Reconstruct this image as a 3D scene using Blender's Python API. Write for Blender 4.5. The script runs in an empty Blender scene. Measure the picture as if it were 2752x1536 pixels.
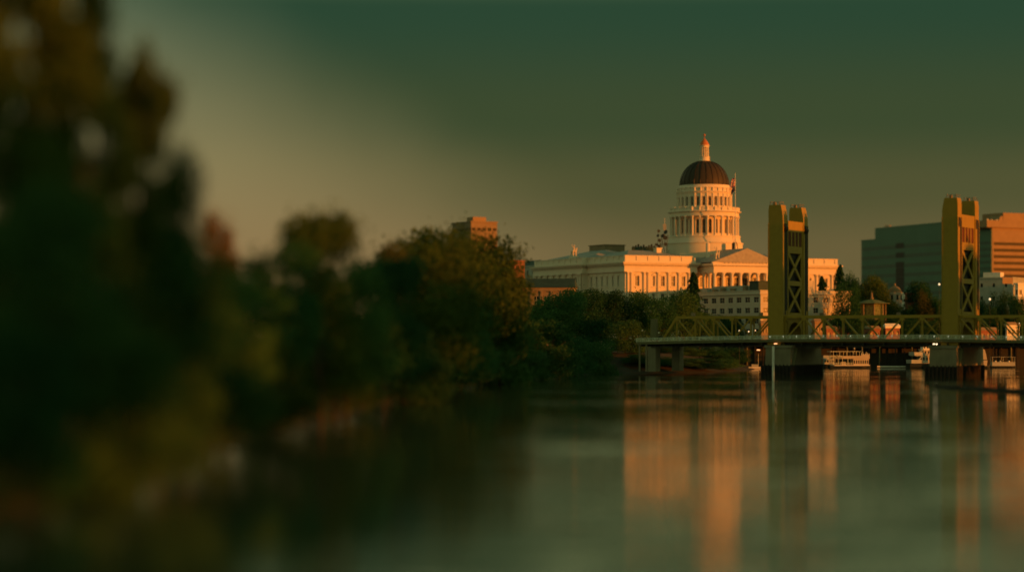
import bpy, bmesh, math, random
import numpy as np
from mathutils import Vector, noise
S = bpy.context.scene
COL = S.collection
PI = math.pi
R = math.radians

# ------------------------------------------------------------------ camera
FPX, CX, YH, CAMH = 5900.0, 1376.0, 908.0, 12.6      # focal length in photo pixels, centre column, horizon row, eye height
cam_d = bpy.data.cameras.new('camera')
cam = bpy.data.objects.new('camera', cam_d)
COL.objects.link(cam)
S.camera = cam
cam.location = (0, 0, CAMH)
cam.rotation_euler = (R(90), 0, 0)
cam_d.sensor_width = 36
cam_d.lens = 36 * FPX / 2752
cam_d.shift_y = (YH - 768) / 2752
cam_d.clip_start = 1
cam_d.clip_end = 20000
cam_d.dof.use_dof = True
cam_d.dof.focus_distance = 850
cam_d.dof.aperture_fstop = 0.0772 / 3.0

# ------------------------------------------------------------------ sun and sky
SUN_AZ = R(60)          # right of the direction back towards the camera
SUN_EL = R(3.6)
sdir = Vector((math.sin(SUN_AZ) * math.cos(SUN_EL), -math.cos(SUN_AZ) * math.cos(SUN_EL), math.sin(SUN_EL)))
sun_d = bpy.data.lights.new('sun', 'SUN')
sun_d.energy = 4.7
sun_d.angle = R(0.6)
sun_d.color = (1.0, 0.256, 0.026)
sun = bpy.data.objects.new('sun', sun_d)
COL.objects.link(sun)
sun.rotation_euler = sdir.to_track_quat('Z', 'Y').to_euler()
sun.location = (400, -100, 200)

W = bpy.data.worlds.new('World')
S.world = W
W.use_nodes = True
wn, wl = W.node_tree.nodes, W.node_tree.links
wn.clear()
def N(nodes, t, **kw):
    n = nodes.new(t)
    for k, v in kw.items(): setattr(n, k, v)
    return n
def math_node(nodes, links, op, a, b=None, c=None, clamp=False):
    n = nodes.new('ShaderNodeMath'); n.operation = op; n.use_clamp = clamp
    for i, x in enumerate((a, b, c)):
        if x is None: continue
        if isinstance(x, (int, float)): n.inputs[i].default_value = x
        else: links.new(x, n.inputs[i])
    return n.outputs[0]
def s2l(c):
    return tuple((x / 255 / 12.92) if x / 255 <= 0.04045 else ((x / 255 + 0.055) / 1.055) ** 2.4 for x in c) + (1,)
def mk_sky():
    M = lambda *a, **k: math_node(wn, wl, *a, **k)
    tc = N(wn, 'ShaderNodeTexCoord')
    sep = N(wn, 'ShaderNodeSeparateXYZ'); wl.new(tc.outputs['Generated'], sep.inputs[0])
    el = sep.outputs[2]
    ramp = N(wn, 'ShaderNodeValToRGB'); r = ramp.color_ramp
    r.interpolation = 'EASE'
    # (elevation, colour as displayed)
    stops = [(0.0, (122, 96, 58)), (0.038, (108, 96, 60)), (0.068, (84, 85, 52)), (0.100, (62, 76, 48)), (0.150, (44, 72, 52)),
             (0.168, (112, 130, 88)), (0.20, (190, 197, 132)), (0.34, (180, 194, 134)), (0.50, (84, 112, 88)), (1.0, (62, 96, 80))]  # bright ring above the view, added to lighten water and shaded faces
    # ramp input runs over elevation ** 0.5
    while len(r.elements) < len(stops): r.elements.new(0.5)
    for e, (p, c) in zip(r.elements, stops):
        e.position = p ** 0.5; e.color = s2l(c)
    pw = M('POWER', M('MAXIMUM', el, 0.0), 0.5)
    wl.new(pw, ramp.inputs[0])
    # brighter thin cloud veil on the left side of the view
    az = M('DIVIDE', sep.outputs[0], M('MAXIMUM', sep.outputs[1], 0.05))
    nz = N(wn, 'ShaderNodeTexNoise'); nz.inputs['Scale'].default_value = 9; nz.inputs['Detail'].default_value = 3
    wl.new(tc.outputs['Generated'], nz.inputs['Vector'])
    off = M('MULTIPLY', M('SUBTRACT', nz.outputs[0], 0.5), 0.05)
    t = M('ADD', M('SUBTRACT', az, M('MULTIPLY_ADD', el, -1.45, 0.052)), off)
    mr = N(wn, 'ShaderNodeMapRange'); mr.interpolation_type = 'SMOOTHSTEP'
    mr.inputs['From Min'].default_value = 0.085; mr.inputs['From Max'].default_value = -0.115
    wl.new(t, mr.inputs['Value'])
    mr2 = N(wn, 'ShaderNodeMapRange'); mr2.interpolation_type = 'SMOOTHSTEP'
    mr2.inputs['From Min'].default_value = 0.23; mr2.inputs['From Max'].default_value = 0.14
    wl.new(el, mr2.inputs['Value'])
    glow = M('MULTIPLY', mr.outputs[0], mr2.outputs[0])
    gr = N(wn, 'ShaderNodeValToRGB'); g = gr.color_ramp
    g.elements[0].position = 0.0; g.elements[0].color = s2l((152, 116, 74))
    g.elements[1].position = 0.16; g.elements[1].color = s2l((116, 128, 98))
    e = g.elements.new(0.08); e.color = s2l((142, 130, 88))
    wl.new(el, gr.inputs[0])
    mx = N(wn, 'ShaderNodeMix', data_type='RGBA'); wl.new(glow, mx.inputs[0])
    wl.new(ramp.outputs[0], mx.inputs[6]); wl.new(gr.outputs[0], mx.inputs[7])
    # afterglow round the low sun, behind the camera's right shoulder
    dp = N(wn, 'ShaderNodeVectorMath', operation='DOT_PRODUCT')
    wl.new(tc.outputs['Generated'], dp.inputs[0]); dp.inputs[1].default_value = sdir
    gl = M('POWER', M('MAXIMUM', dp.outputs['Value'], 0.0), 3.0)
    gm = N(wn, 'ShaderNodeMix', data_type='RGBA', blend_type='ADD'); wl.new(gl, gm.inputs[0])
    wl.new(mx.outputs[2], gm.inputs[6]); gm.inputs[7].default_value = (0.10, 0.11, 0.04, 1)
    # physical sky underneath, small share
    sk = N(wn, 'ShaderNodeTexSky'); sk.sky_type = 'NISHITA'; sk.sun_disc = False
    sk.sun_elevation = SUN_EL; sk.sun_rotation = math.atan2(sdir.x, sdir.y)
    sk.air_density = 1.0; sk.dust_density = 2.0
    tint = N(wn, 'ShaderNodeMix', data_type='RGBA', blend_type='MULTIPLY'); tint.inputs[0].default_value = 1
    wl.new(sk.outputs[0], tint.inputs[6]); tint.inputs[7].default_value = (0.9, 1.0, 0.5, 1)
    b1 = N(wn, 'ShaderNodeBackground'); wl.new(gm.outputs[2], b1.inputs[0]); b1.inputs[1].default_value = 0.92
    b2 = N(wn, 'ShaderNodeBackground'); wl.new(tint.outputs[2], b2.inputs[0]); b2.inputs[1].default_value = 0.0008
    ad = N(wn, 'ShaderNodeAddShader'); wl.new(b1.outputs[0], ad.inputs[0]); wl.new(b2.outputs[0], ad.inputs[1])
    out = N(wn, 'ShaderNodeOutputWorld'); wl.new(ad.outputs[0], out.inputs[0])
mk_sky()
S.view_settings.view_transform = 'Standard'
S.view_settings.look = 'None'
S.view_settings.gamma = 1
S.view_settings.exposure = 0.0
S.render.engine = 'CYCLES'
S.cycles.max_bounces = 5

# ------------------------------------------------------------------ helpers
def X(px, D): return (px - CX) / FPX * D
def Z(y, D): return CAMH + (YH - y) * D / FPX

def mat(name, col, rough=0.8, var=0.25, scale=0.3, bump=0.0, metal=0.0, streak=0.0, spec=0.3, col2=None, island=0.0, trans=0.0, objvar=0.0):
    m = bpy.data.materials.new(name); m.use_nodes = True
    n, l = m.node_tree.nodes, m.node_tree.links
    b = n['Principled BSDF']
    b.inputs['Roughness'].default_value = rough; b.inputs['Metallic'].default_value = metal
    b.inputs['Specular IOR Level'].default_value = spec
    tc = n.new('ShaderNodeTexCoord')
    nz = n.new('ShaderNodeTexNoise'); nz.inputs['Scale'].default_value = scale; nz.inputs['Detail'].default_value = 6
    l.new(tc.outputs['Object'], nz.inputs['Vector'])
    mx = n.new('ShaderNodeMix'); mx.data_type = 'RGBA'
    c2 = col2 or tuple(min(1, c * (1 + var)) for c in col); c1 = tuple(c * (1 - var) for c in col)
    mx.inputs[6].default_value = (*c1, 1); mx.inputs[7].default_value = (*c2, 1)
    fac = math_node(n, l, 'MULTIPLY_ADD', nz.outputs[0], 2.2, -0.6, clamp=True)
    if streak:
        mp = n.new('ShaderNodeMapping'); mp.inputs['Scale'].default_value = (1.5, 1.5, 0.06)
        l.new(tc.outputs['Object'], mp.inputs[0])
        n2 = n.new('ShaderNodeTexNoise'); n2.inputs['Scale'].default_value = 1.0; n2.inputs['Detail'].default_value = 5
        l.new(mp.outputs[0], n2.inputs['Vector'])
        fac = math_node(n, l, 'ADD', math_node(n, l, 'MULTIPLY', fac, 1 - streak), math_node(n, l, 'MULTIPLY', n2.outputs[0], streak))
    if island:
        g = n.new('ShaderNodeNewGeometry')
        fac = math_node(n, l, 'ADD', math_node(n, l, 'MULTIPLY', fac, 1 - island), math_node(n, l, 'MULTIPLY', g.outputs['Random Per Island'], island))
    if objvar:
        oi = n.new('ShaderNodeObjectInfo')
        fac = math_node(n, l, 'ADD', fac, math_node(n, l, 'MULTIPLY_ADD', oi.outputs['Random'], 2 * objvar, -objvar), clamp=True)
    l.new(fac, mx.inputs[0]); l.new(mx.outputs[2], b.inputs['Base Color'])
    if bump:
        bp = n.new('ShaderNodeBump'); bp.inputs['Strength'].default_value = bump; bp.inputs['Distance'].default_value = 0.2
        l.new(nz.outputs[0], bp.inputs['Height']); l.new(bp.outputs[0], b.inputs['Normal'])
    if trans:
        tr = n.new('ShaderNodeBsdfTranslucent'); l.new(mx.outputs[2], tr.inputs[0])
        ms = n.new('ShaderNodeMixShader'); ms.inputs[0].default_value = trans
        l.new(b.outputs[0], ms.inputs[1]); l.new(tr.outputs[0], ms.inputs[2])
        l.new(ms.outputs[0], n['Material Output'].inputs[0])
    return m
def emit(name, col, st):
    m = bpy.data.materials.new(name); m.use_nodes = True
    b = m.node_tree.nodes['Principled BSDF']
    b.inputs['Base Color'].default_value = (0.8, 0.8, 0.8, 1)
    b.inputs['Emission Color'].default_value = (*col, 1); b.inputs['Emission Strength'].default_value = st
    return m

M = {}
M['stone'] = mat('pale_granite', (0.70, 0.61, 0.47), 0.85, 0.10, 0.25, streak=0.6)
M['stone2'] = mat('cream_stone', (0.55, 0.50, 0.40), 0.85, 0.12, 0.3, streak=0.6)
M['relief'] = mat('weathered_stone', (0.6, 0.52, 0.4), 0.9, 0.3, 1.5)
M['roof'] = mat('grey_metal_roof', (0.33, 0.31, 0.27), 0.7, 0.15, 0.6)
M['darkroof'] = mat('dark_green_roof', (0.03, 0.06, 0.045), 0.7, 0.3, 0.5)
M['dome'] = mat('aged_copper_dome', (0.046, 0.034, 0.019), 0.6, 0.25, 0.4, streak=0.7)
M['rib'] = mat('dark_copper_rib', (0.03, 0.02, 0.012), 0.6)
M['gold'] = mat('gilded_copper', (0.5, 0.17, 0.05), 0.45, 0.3, 1.0)
M['glass'] = mat('dark_window_glass', (0.014, 0.022, 0.018), 0.35, 0.3, 0.8, spec=0.25)
M['blind'] = mat('window_blind', (0.22, 0.17, 0.11), 0.6, 0.3, 0.8)
M['bridge'] = mat('golden_bridge_paint', (0.31, 0.205, 0.020), 0.55, 0.16, 0.5, streak=0.5, spec=0.3)
M['bridgedark'] = mat('bridge_machinery_steel', (0.025, 0.024, 0.016), 0.7)
M['slot'] = mat('rust_brown_slot', (0.10, 0.03, 0.012), 0.8)
M['deck'] = mat('deck_concrete', (0.15, 0.14, 0.07), 0.9, 0.2, 0.4, streak=0.4)
M['rail'] = mat('pale_railing_paint', (0.62, 0.66, 0.50), 0.6, 0.15, 1.0)
M['asphalt'] = mat('asphalt', (0.05, 0.05, 0.05), 0.9)
M['pier'] = mat('stained_pier_concrete', (0.20, 0.175, 0.11), 0.9, 0.35, 0.25, bump=0.4, streak=0.5)
M['pierdark'] = mat('wet_pier_base', (0.022, 0.024, 0.018), 0.7, 0.3, 0.4)
M['timber'] = mat('dark_timber', (0.026, 0.022, 0.016), 0.9, 0.35, 1.0)
M['teal'] = mat('dark_green_glass_wall', (0.055, 0.155, 0.11), 0.45, 0.12, 0.08, spec=0.4)
M['tealband'] = mat('dark_green_window_band', (0.022, 0.080, 0.06), 0.35, 0.2, 0.3, spec=0.5)
M['band'] = mat('tan_precast_concrete', (0.31, 0.21, 0.11), 0.8, 0.1, 0.3)
M['bandglass'] = mat('bronze_window_band', (0.022, 0.020, 0.008), 0.5, 0.25, 0.4, spec=0.15)
M['white'] = mat('white_paint', (0.72, 0.70, 0.62), 0.6, 0.08, 0.8)
M['greywall'] = mat('grey_stucco', (0.36, 0.38, 0.33), 0.85, 0.12, 0.4)
M['hull'] = mat('black_hull_paint', (0.015, 0.02, 0.018), 0.4)
M['hullw'] = mat('white_hull_paint', (0.42, 0.38, 0.29), 0.5, 0.08)
M['redwall'] = mat('terracotta_wall', (0.27, 0.12, 0.075), 0.9, 0.2, 0.5)
M['tan'] = mat('tan_stucco', (0.26, 0.195, 0.12), 0.9, 0.15, 0.5)
M['greenpav'] = mat('pavilion_green_paint', (0.13, 0.16, 0.06), 0.7, 0.5, 1.2)
M['metal'] = mat('galvanised_metal', (0.35, 0.34, 0.3), 0.5, 0.1, 1.0, metal=0.4)
M['darkmetal'] = mat('dark_metal', (0.03, 0.035, 0.03), 0.6)
M['bark'] = mat('bark', (0.06, 0.045, 0.03), 0.95, 0.35, 2.0, bump=0.4)
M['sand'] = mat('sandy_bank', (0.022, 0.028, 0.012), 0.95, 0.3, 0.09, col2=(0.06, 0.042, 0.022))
M['flagred'] = mat('red_cloth', (0.5, 0.05, 0.04), 0.8)
M['flagwhite'] = mat('white_cloth', (0.75, 0.7, 0.62), 0.8)
M['flagblue'] = mat('blue_cloth', (0.03, 0.04, 0.12), 0.8)
M['lamp'] = emit('warm_lamp', (1.0, 0.78, 0.45), 0.7)
M['lampdim'] = emit('dim_railing_light', (1.0, 0.95, 0.7), 0.9)
M['navlamp'] = emit('orange_navigation_lamp', (1.0, 0.4, 0.15), 2.5)
M['floodlamp'] = emit('bright_flood_lamp', (1.0, 0.7, 0.4), 4)
M['tyre'] = mat('tyre_rubber', (0.02, 0.02, 0.02), 0.9)
def leafmat(name, a, b, ov=0.25):
    return mat(name, a, 0.75, 0.3, 1.6, col2=b, island=0.45, trans=0.25, spec=0.12, objvar=ov)
L = {'dark': leafmat('dark_foliage', (0.014, 0.060, 0.026), (0.045, 0.15, 0.046)),
     'green': leafmat('green_foliage', (0.030, 0.092, 0.032), (0.088, 0.20, 0.052)),
     'olive': leafmat('olive_foliage', (0.032, 0.076, 0.014), (0.10, 0.16, 0.028)),
     'brown': leafmat('autumn_foliage', (0.050, 0.066, 0.016), (0.12, 0.13, 0.030)),
     'red': leafmat('reddish_foliage', (0.045, 0.025, 0.012), (0.10, 0.05, 0.02)),
     'orange': leafmat('orange_foliage', (0.16, 0.10, 0.02), (0.32, 0.19, 0.03))}

ZOFF = {}
def zoff(p):
    while p is not None:
        if p.name in ZOFF: return ZOFF[p.name]
        p = p.parent
    return 0.0
def thing(name, label, cat, loc=(0, 0, 0), rotz=0.0, group=None, kind=None):
    """an Empty at the thing's base; parts are built with absolute z, which build() turns local"""
    o = bpy.data.objects.new(name, None); COL.objects.link(o)
    o.location = loc; o.rotation_euler = (0, 0, rotz); o.empty_display_size = 1
    o['label'] = label; o['category'] = cat
    if group: o['group'] = group
    if kind: o['kind'] = kind
    ZOFF[o.name] = loc[2]
    return o
def tag(o, label=None, cat=None, group=None, kind=None):
    if label: o['label'] = label
    if cat: o['category'] = cat
    if group: o['group'] = group
    if kind: o['kind'] = kind
    return o
class MB:
    def __init__(s): s.v = []; s.f = []
    def poly(s, pts):
        n = len(s.v); s.v += [tuple(p) for p in pts]; s.f.append(tuple(range(n, n + len(pts)))); return s
    def box(s, x0, x1, y0, y1, z0, z1):
        n = len(s.v)
        s.v += [(x, y, z) for z in (z0, z1) for y in (y0, y1) for x in (x0, x1)]
        s.f += [tuple(n + i for i in q) for q in ((0, 2, 3, 1), (4, 5, 7, 6), (0, 1, 5, 4), (2, 6, 7, 3), (0, 4, 6, 2), (1, 3, 7, 5))]
        return s
    def bar(s, p, q, w, h=None, up=(0, 0, 1)):
        p, q = Vector(p), Vector(q); h = h or w
        d = (q - p).normalized(); u = Vector(up)
        if abs(d.dot(u)) > 0.98: u = Vector((1, 0, 0)) if up == (0, 0, 1) else Vector((0, 0, 1))
        a = d.cross(u).normalized() * w / 2; b = a.cross(d).normalized() * h / 2
        n = len(s.v)
        for c in (p, q): s.v += [tuple(c + i * a + j * b) for i, j in ((-1, -1), (1, -1), (1, 1), (-1, 1))]
        s.f += [tuple(n + i for i in f) for f in ((0, 3, 2, 1), (4, 5, 6, 7), (0, 1, 5, 4), (1, 2, 6, 5), (2, 3, 7, 6), (3, 0, 4, 7))]
        return s
    def tube(s, p, q, r0, r1=None, n=10, cap=True):
        p, q = Vector(p), Vector(q); r1 = r0 if r1 is None else r1
        d = (q - p).normalized(); u = Vector((0, 0, 1)) if abs(d.z) < 0.95 else Vector((1, 0, 0))
        a = d.cross(u).normalized(); b = d.cross(a)
        k = len(s.v)
        for c, r in ((p, r0), (q, r1)):
            s.v += [tuple(c + r * (math.cos(2 * PI * i / n) * a + math.sin(2 * PI * i / n) * b)) for i in range(n)]
        s.f += [(k + i, k + (i + 1) % n, k + n + (i + 1) % n, k + n + i) for i in range(n)]
        if cap: s.f += [tuple(k + i for i in range(n))[::-1], tuple(k + n + i for i in range(n))]
        return s
    def path(s, pts, rs, n=8):
        for i in range(len(pts) - 1): s.tube(pts[i], pts[i + 1], rs[i], rs[i + 1], n, cap=True)
        return s
    def lathe(s, prof, n=32, cx=0, cy=0, close=True):
        k = len(s.v); m = len(prof)
        for i in range(n):
            a = 2 * PI * i / n
            s.v += [(cx + r * math.cos(a), cy + r * math.sin(a), z) for r, z in prof]
        for i in range(n):
            j = (i + 1) % n
            for t in range(m - 1): s.f.append((k + i * m + t, k + j * m + t, k + j * m + t + 1, k + i * m + t + 1))
        if close:
            for t in (0, m - 1):
                if prof[t][0] > 1e-6: s.f.append(tuple(k + i * m + t for i in range(n)))
        return s
    def prism(s, poly, fn, d0, d1):
        """poly: 2-D outline; fn(a,b,d) -> point; extruded from d0 to d1"""
        k = len(s.v); m = len(poly)
        for d in (d0, d1): s.v += [tuple(fn(a, b, d)) for a, b in poly]
        s.f += [tuple(range(k, k + m))[::-1], tuple(range(k + m, k + 2 * m))]
        s.f += [(k + i, k + (i + 1) % m, k + m + (i + 1) % m, k + m + i) for i in range(m)]
        return s
    def hip(s, x0, x1, y0, y1, z0, z1, inset, along='x'):
        """hipped roof"""
        n = len(s.v)
        if along == 'x': rid = [(x0 + inset, (y0 + y1) / 2, z1), (x1 - inset, (y0 + y1) / 2, z1)]
        else: rid = [((x0 + x1) / 2, y0 + inset, z1), ((x0 + x1) / 2, y1 - inset, z1)]
        s.v += [(x0, y0, z0), (x1, y0, z0), (x1, y1, z0), (x0, y1, z0)] + rid
        f = ((0, 1, 5, 4), (1, 2, 5), (2, 3, 4, 5), (3, 0, 4), (0, 3, 2, 1)) if along == 'x' else ((0, 1, 4), (1, 2, 5, 4), (2, 3, 5), (3, 0, 4, 5), (0, 3, 2, 1))
        s.f += [tuple(n + i for i in q) for q in f]
        return s
    def bay(s, P, s0, s1, z0, z1, w, oz0, ozt, arch=False, depth=0.4, sc=None):
        """a wall rectangle with one opening and its reveals; P(s, z, depth) -> point"""
        sc = (s0 + s1) / 2 if sc is None else sc
        l, r = sc - w / 2, sc + w / 2
        A = lambda *q: s.poly([P(a, b, 0) for a, b in q])
        A((s0, z0), (l, z0), (l, z1), (s0, z1)); A((r, z0), (s1, z0), (s1, z1), (r, z1)); A((l, z0), (r, z0), (r, oz0), (l, oz0))
        if arch:
            zs = ozt - w / 2
            top = [(sc + w / 2 * math.cos(PI - PI * i / 8), zs + w / 2 * math.sin(PI * i / 8)) for i in range(9)]
        else: top = [(l, ozt), (r, ozt)]
        for a, b in zip(top, top[1:]): A(a, b, (b[0], z1), (a[0], z1))
        out = [(l, oz0)] + top + [(r, oz0)]
        for a, b in zip(out, out[1:] + out[:1]):
            s.poly([P(*a, 0), P(*b, 0), P(*b, depth), P(*a, depth)])
        return out
    def build(s, name, m, parent=None, smooth=False, loc=None):
        me = bpy.data.meshes.new(name)
        dz = zoff(parent)
        vv = s.v if not dz else [(x, y, z - dz) for x, y, z in s.v]
        me.from_pydata(vv, [], s.f); me.materials.append(m)
        if smooth:
            me.polygons.foreach_set('use_smooth', [True] * len(me.polygons))
            me.set_sharp_from_angle(angle=R(35))
        me.update()
        o = bpy.data.objects.new(name, me); COL.objects.link(o)
        if parent: o.parent = parent
        if loc: o.location = loc
        return o
def window_part(P, out, depth, parent, m=None, mull=True, name='window', wf=0.12, fr=None):
    """glass pane set in an opening, with a frame and glazing bars as its own part"""
    o = MB(); o.poly([P(a, b, depth - 0.02) for a, b in out])
    w = o.build(name, m or M['glass'], parent)
    if fr:
        f = MB(); pts = [Vector(P(a, b, depth - 0.08)) for a, b in out]
        for a, b in zip(pts, pts[1:] + pts[:1]):
            if (b - a).length > 1e-4: f.bar(a, b, wf, wf)
        if mull:
            ls = [a for a, b in out]; zs = [b for a, b in out]; c = (min(ls) + max(ls)) / 2; zm = (min(zs) + max(zs)) / 2
            f.bar(P(c, min(zs), depth - 0.08), P(c, max(zs), depth - 0.08), wf * .7, wf * .7)
            f.bar(P(min(ls), zm, depth - 0.08), P(max(ls), zm, depth - 0.08), wf * .7, wf * .7)
        f.build('frame', fr, w)
    return w
def copy_tree(o, parent=None):
    c = o.copy(); COL.objects.link(c)
    if parent: c.parent = parent
    for ch in list(o.children): copy_tree(ch, c)
    return c
# ------------------------------------------------------------------ river, banks, ground
def WL(px, y):
    D = CAMH * FPX / (y - YH); return (X(px, D), D)
east = [WL(-330, 1560), WL(0, 1372), WL(250, 1312), WL(420, 1252), WL(620, 1192), WL(800, 1142), WL(960, 1102), WL(1130, 1056), WL(1300, 1030),
        WL(1450, 1013), WL(1600, 1003), WL(1720, 1001), WL(1900, 1000), (92, 850), (100, 900), (112, 962), (235, 968), (420, 960), (900, 900)]
west = [(1500, 760), (700, 740), (330, 690), (215, 640), (165, 560), (120, 350), (70, 140), (34, 20), (20, -150)]
river = np.array([(-70, -150)] + east + west)
def river_sd(P):
    """signed distance to the river outline, positive on land"""
    A = river; B = np.roll(river, -1, axis=0)
    x, y = P[:, 0][:, None], P[:, 1][:, None]
    ex, ey = (B - A)[:, 0][None], (B - A)[:, 1][None]
    wx, wy = x - A[:, 0][None], y - A[:, 1][None]
    t = np.clip((wx * ex + wy * ey) / (ex * ex + ey * ey), 0, 1)
    d = np.sqrt((wx - ex * t) ** 2 + (wy - ey * t) ** 2).min(axis=1)
    c1 = (A[:, 1][None] <= y); c2 = (B[:, 1][None] > y); cr = ex * wy - ey * wx
    up = (c1 & c2 & (cr > 0)); dn = (~c1 & ~c2 & (cr < 0))
    ins = (up.sum(1) - dn.sum(1)) != 0
    return np.where(ins, -d, d)
def height(P):
    P = np.atleast_2d(np.array(P, dtype=float)); d = river_sd(P)
    far = np.clip((P[:, 1] - 500) / 450, 0, 1)
    rise = np.clip(d / (16 + 22 * far), 0, 1); rise = rise * rise * (3 - 2 * rise)
    top = 6.5 + 1.5 * np.sin(P[:, 0] * 0.013) * np.cos(P[:, 1] * 0.017)
    bump = 0.25 * np.sin(P[:, 0] * 0.71 + P[:, 1] * 0.31) + 0.22 * np.sin(P[:, 1] * 0.93 - P[:, 0] * 0.4)
    z = np.where(d > 0, 0.10 + np.clip(d, 0, 6) * 0.06 + rise * top + bump * np.clip(d / 5, 0, 1), np.maximum(-4, d * 0.5))
    return z
def gz(x, y): return float(height([(x, y)])[0])
def axis_pts(a, b, step, lo, hi):
    core = list(np.arange(a, b + .1, step)); out = []; s = step
    p = a
    while p > lo: s *= 1.35; p -= s; out.append(p)
    lowp = out[::-1]; out = []; s = step; p = b
    while p < hi: s *= 1.35; p += s; out.append(p)
    return np.array(lowp + core + out)
xs = axis_pts(-160, 260, 3.0, -6000, 6000); ys = axis_pts(0, 1020, 4.0, -1500, 12000)
gx, gy = np.meshgrid(xs, ys)
PP = np.stack([gx.ravel(), gy.ravel()], 1)
hz = np.concatenate([height(PP[i:i + 20000]) for i in range(0, len(PP), 20000)])
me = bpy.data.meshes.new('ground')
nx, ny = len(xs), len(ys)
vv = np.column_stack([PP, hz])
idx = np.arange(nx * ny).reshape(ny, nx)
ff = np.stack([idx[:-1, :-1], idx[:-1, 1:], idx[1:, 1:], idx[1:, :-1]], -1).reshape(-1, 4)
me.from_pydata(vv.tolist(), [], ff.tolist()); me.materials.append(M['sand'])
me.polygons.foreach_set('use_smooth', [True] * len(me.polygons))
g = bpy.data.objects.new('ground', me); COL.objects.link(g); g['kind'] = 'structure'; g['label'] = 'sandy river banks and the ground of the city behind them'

# water: flat sheet with real reflections; wave normals from layered noise in world space
wm = bpy.data.materials.new('river_water'); wm.use_nodes = True
n, l = wm.node_tree.nodes, wm.node_tree.links
b = n['Principled BSDF']
b.inputs['Base Color'].default_value = (0.045, 0.060, 0.032, 1)
b.inputs['Specular IOR Level'].default_value = 0.5
b.inputs['IOR'].default_value = 2.8
ge = n.new('ShaderNodeNewGeometry')
def wave(scale, sx, sy, det, rot=0.0):
    mp = n.new('ShaderNodeMapping'); mp.inputs['Scale'].default_value = (sx, sy, 1); mp.inputs['Rotation'].default_value = (0, 0, rot)
    l.new(ge.outputs['Position'], mp.inputs[0])
    t = n.new('ShaderNodeTexNoise'); t.inputs['Scale'].default_value = scale; t.inputs['Detail'].default_value = det
    l.new(mp.outputs[0], t.inputs['Vector']); return t.outputs[0]
# gusty patches: some of the surface is ruffled, some nearly still
patch = wave(0.012, 0.22, 1.25, 4, 0.02)
pr = n.new('ShaderNodeMapRange'); pr.inputs['From Min'].default_value = 0.50; pr.inputs['From Max'].default_value = 0.60
pr.interpolation_type = 'SMOOTHSTEP'; l.new(patch, pr.inputs['Value'])
# a breeze ruffles the near reach; the far reach under the bridge lies calmer
sp_ = n.new('ShaderNodeSeparateXYZ'); l.new(ge.outputs['Position'], sp_.inputs[0])
edge_ = math_node(n, l, 'ADD', sp_.outputs[1], math_node(n, l, 'MULTIPLY_ADD', patch, 200.0, -100.0))
nr = n.new('ShaderNodeMapRange'); nr.interpolation_type = 'SMOOTHSTEP'
nr.inputs['From Min'].default_value = 385; nr.inputs['From Max'].default_value = 250; l.new(edge_, nr.inputs['Value'])
amp = math_node(n, l, 'ADD', math_node(n, l, 'MULTIPLY_ADD', pr.outputs[0], 0.10, 0.045), math_node(n, l, 'MULTIPLY', nr.outputs[0], 0.03))
# wave slopes straight from noise (crests lie across the stream), not a bump map, so distant waves keep their tilt
f1 = wave(1.0, 0.10, 1.4, 2); f2 = wave(0.16, 0.25, 1.0, 2, 0.1)
sl = math_node(n, l, 'ADD', math_node(n, l, 'SUBTRACT', f1, 0.5), math_node(n, l, 'MULTIPLY', math_node(n, l, 'SUBTRACT', f2, 0.5), 0.5))
g1 = wave(0.7, 0.8, 0.9, 2, 0.8)
cb = n.new('ShaderNodeCombineXYZ'); cb.inputs[2].default_value = 1.0
l.new(math_node(n, l, 'MULTIPLY', math_node(n, l, 'MULTIPLY', math_node(n, l, 'SUBTRACT', g1, 0.5), amp), math_node(n, l, 'MULTIPLY_ADD', nr.outputs[0], 0.8, 0.25)), cb.inputs[0])
l.new(math_node(n, l, 'MULTIPLY', sl, amp), cb.inputs[1])
# steeper little wave faces turned to the viewer pick up the added bright sky ring; none in the lee of the left bank trees
lee = n.new('ShaderNodeMapRange'); lee.interpolation_type = 'SMOOTHSTEP'; l.new(sp_.outputs[0], lee.inputs['Value'])
lee.inputs['From Min'].default_value = -22; lee.inputs['From Max'].default_value = 18
f3 = math_node(n, l, 'MULTIPLY_ADD', wave(0.42, 0.12, 1.0, 2, 0.03), 0.5, math_node(n, l, 'MULTIPLY', wave(1.7, 0.22, 1.2, 2, -0.06), 0.5))
gl = n.new('ShaderNodeMapRange'); gl.interpolation_type = 'SMOOTHSTEP'; l.new(f3, gl.inputs['Value'])
gl.inputs['From Min'].default_value = 0.515; gl.inputs['From Max'].default_value = 0.60
ga = math_node(n, l, 'MULTIPLY', lee.outputs[0], math_node(n, l, 'MULTIPLY_ADD', pr.outputs[0], 0.6, math_node(n, l, 'MULTIPLY_ADD', nr.outputs[0], 0.78, 0.05)), clamp=True)
glint = math_node(n, l, 'MULTIPLY', math_node(n, l, 'MULTIPLY', gl.outputs[0], ga), -0.085)
l.new(math_node(n, l, 'ADD', math_node(n, l, 'MULTIPLY', sl, amp), glint), cb.inputs[1])
vn = n.new('ShaderNodeVectorMath'); vn.operation = 'NORMALIZE'; l.new(cb.outputs[0], vn.inputs[0])
l.new(vn.outputs[0], b.inputs['Normal'])
b.inputs['Roughness'].default_value = 0.05
w = MB(); w.poly([(-6000, -1500, 0), (6000, -1500, 0), (6000, 12000, 0), (-6000, 12000, 0)])
o = w.build('river_water', wm); o['kind'] = 'structure'; o['label'] = 'calm dark river reflecting the dusk sky'
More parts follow.
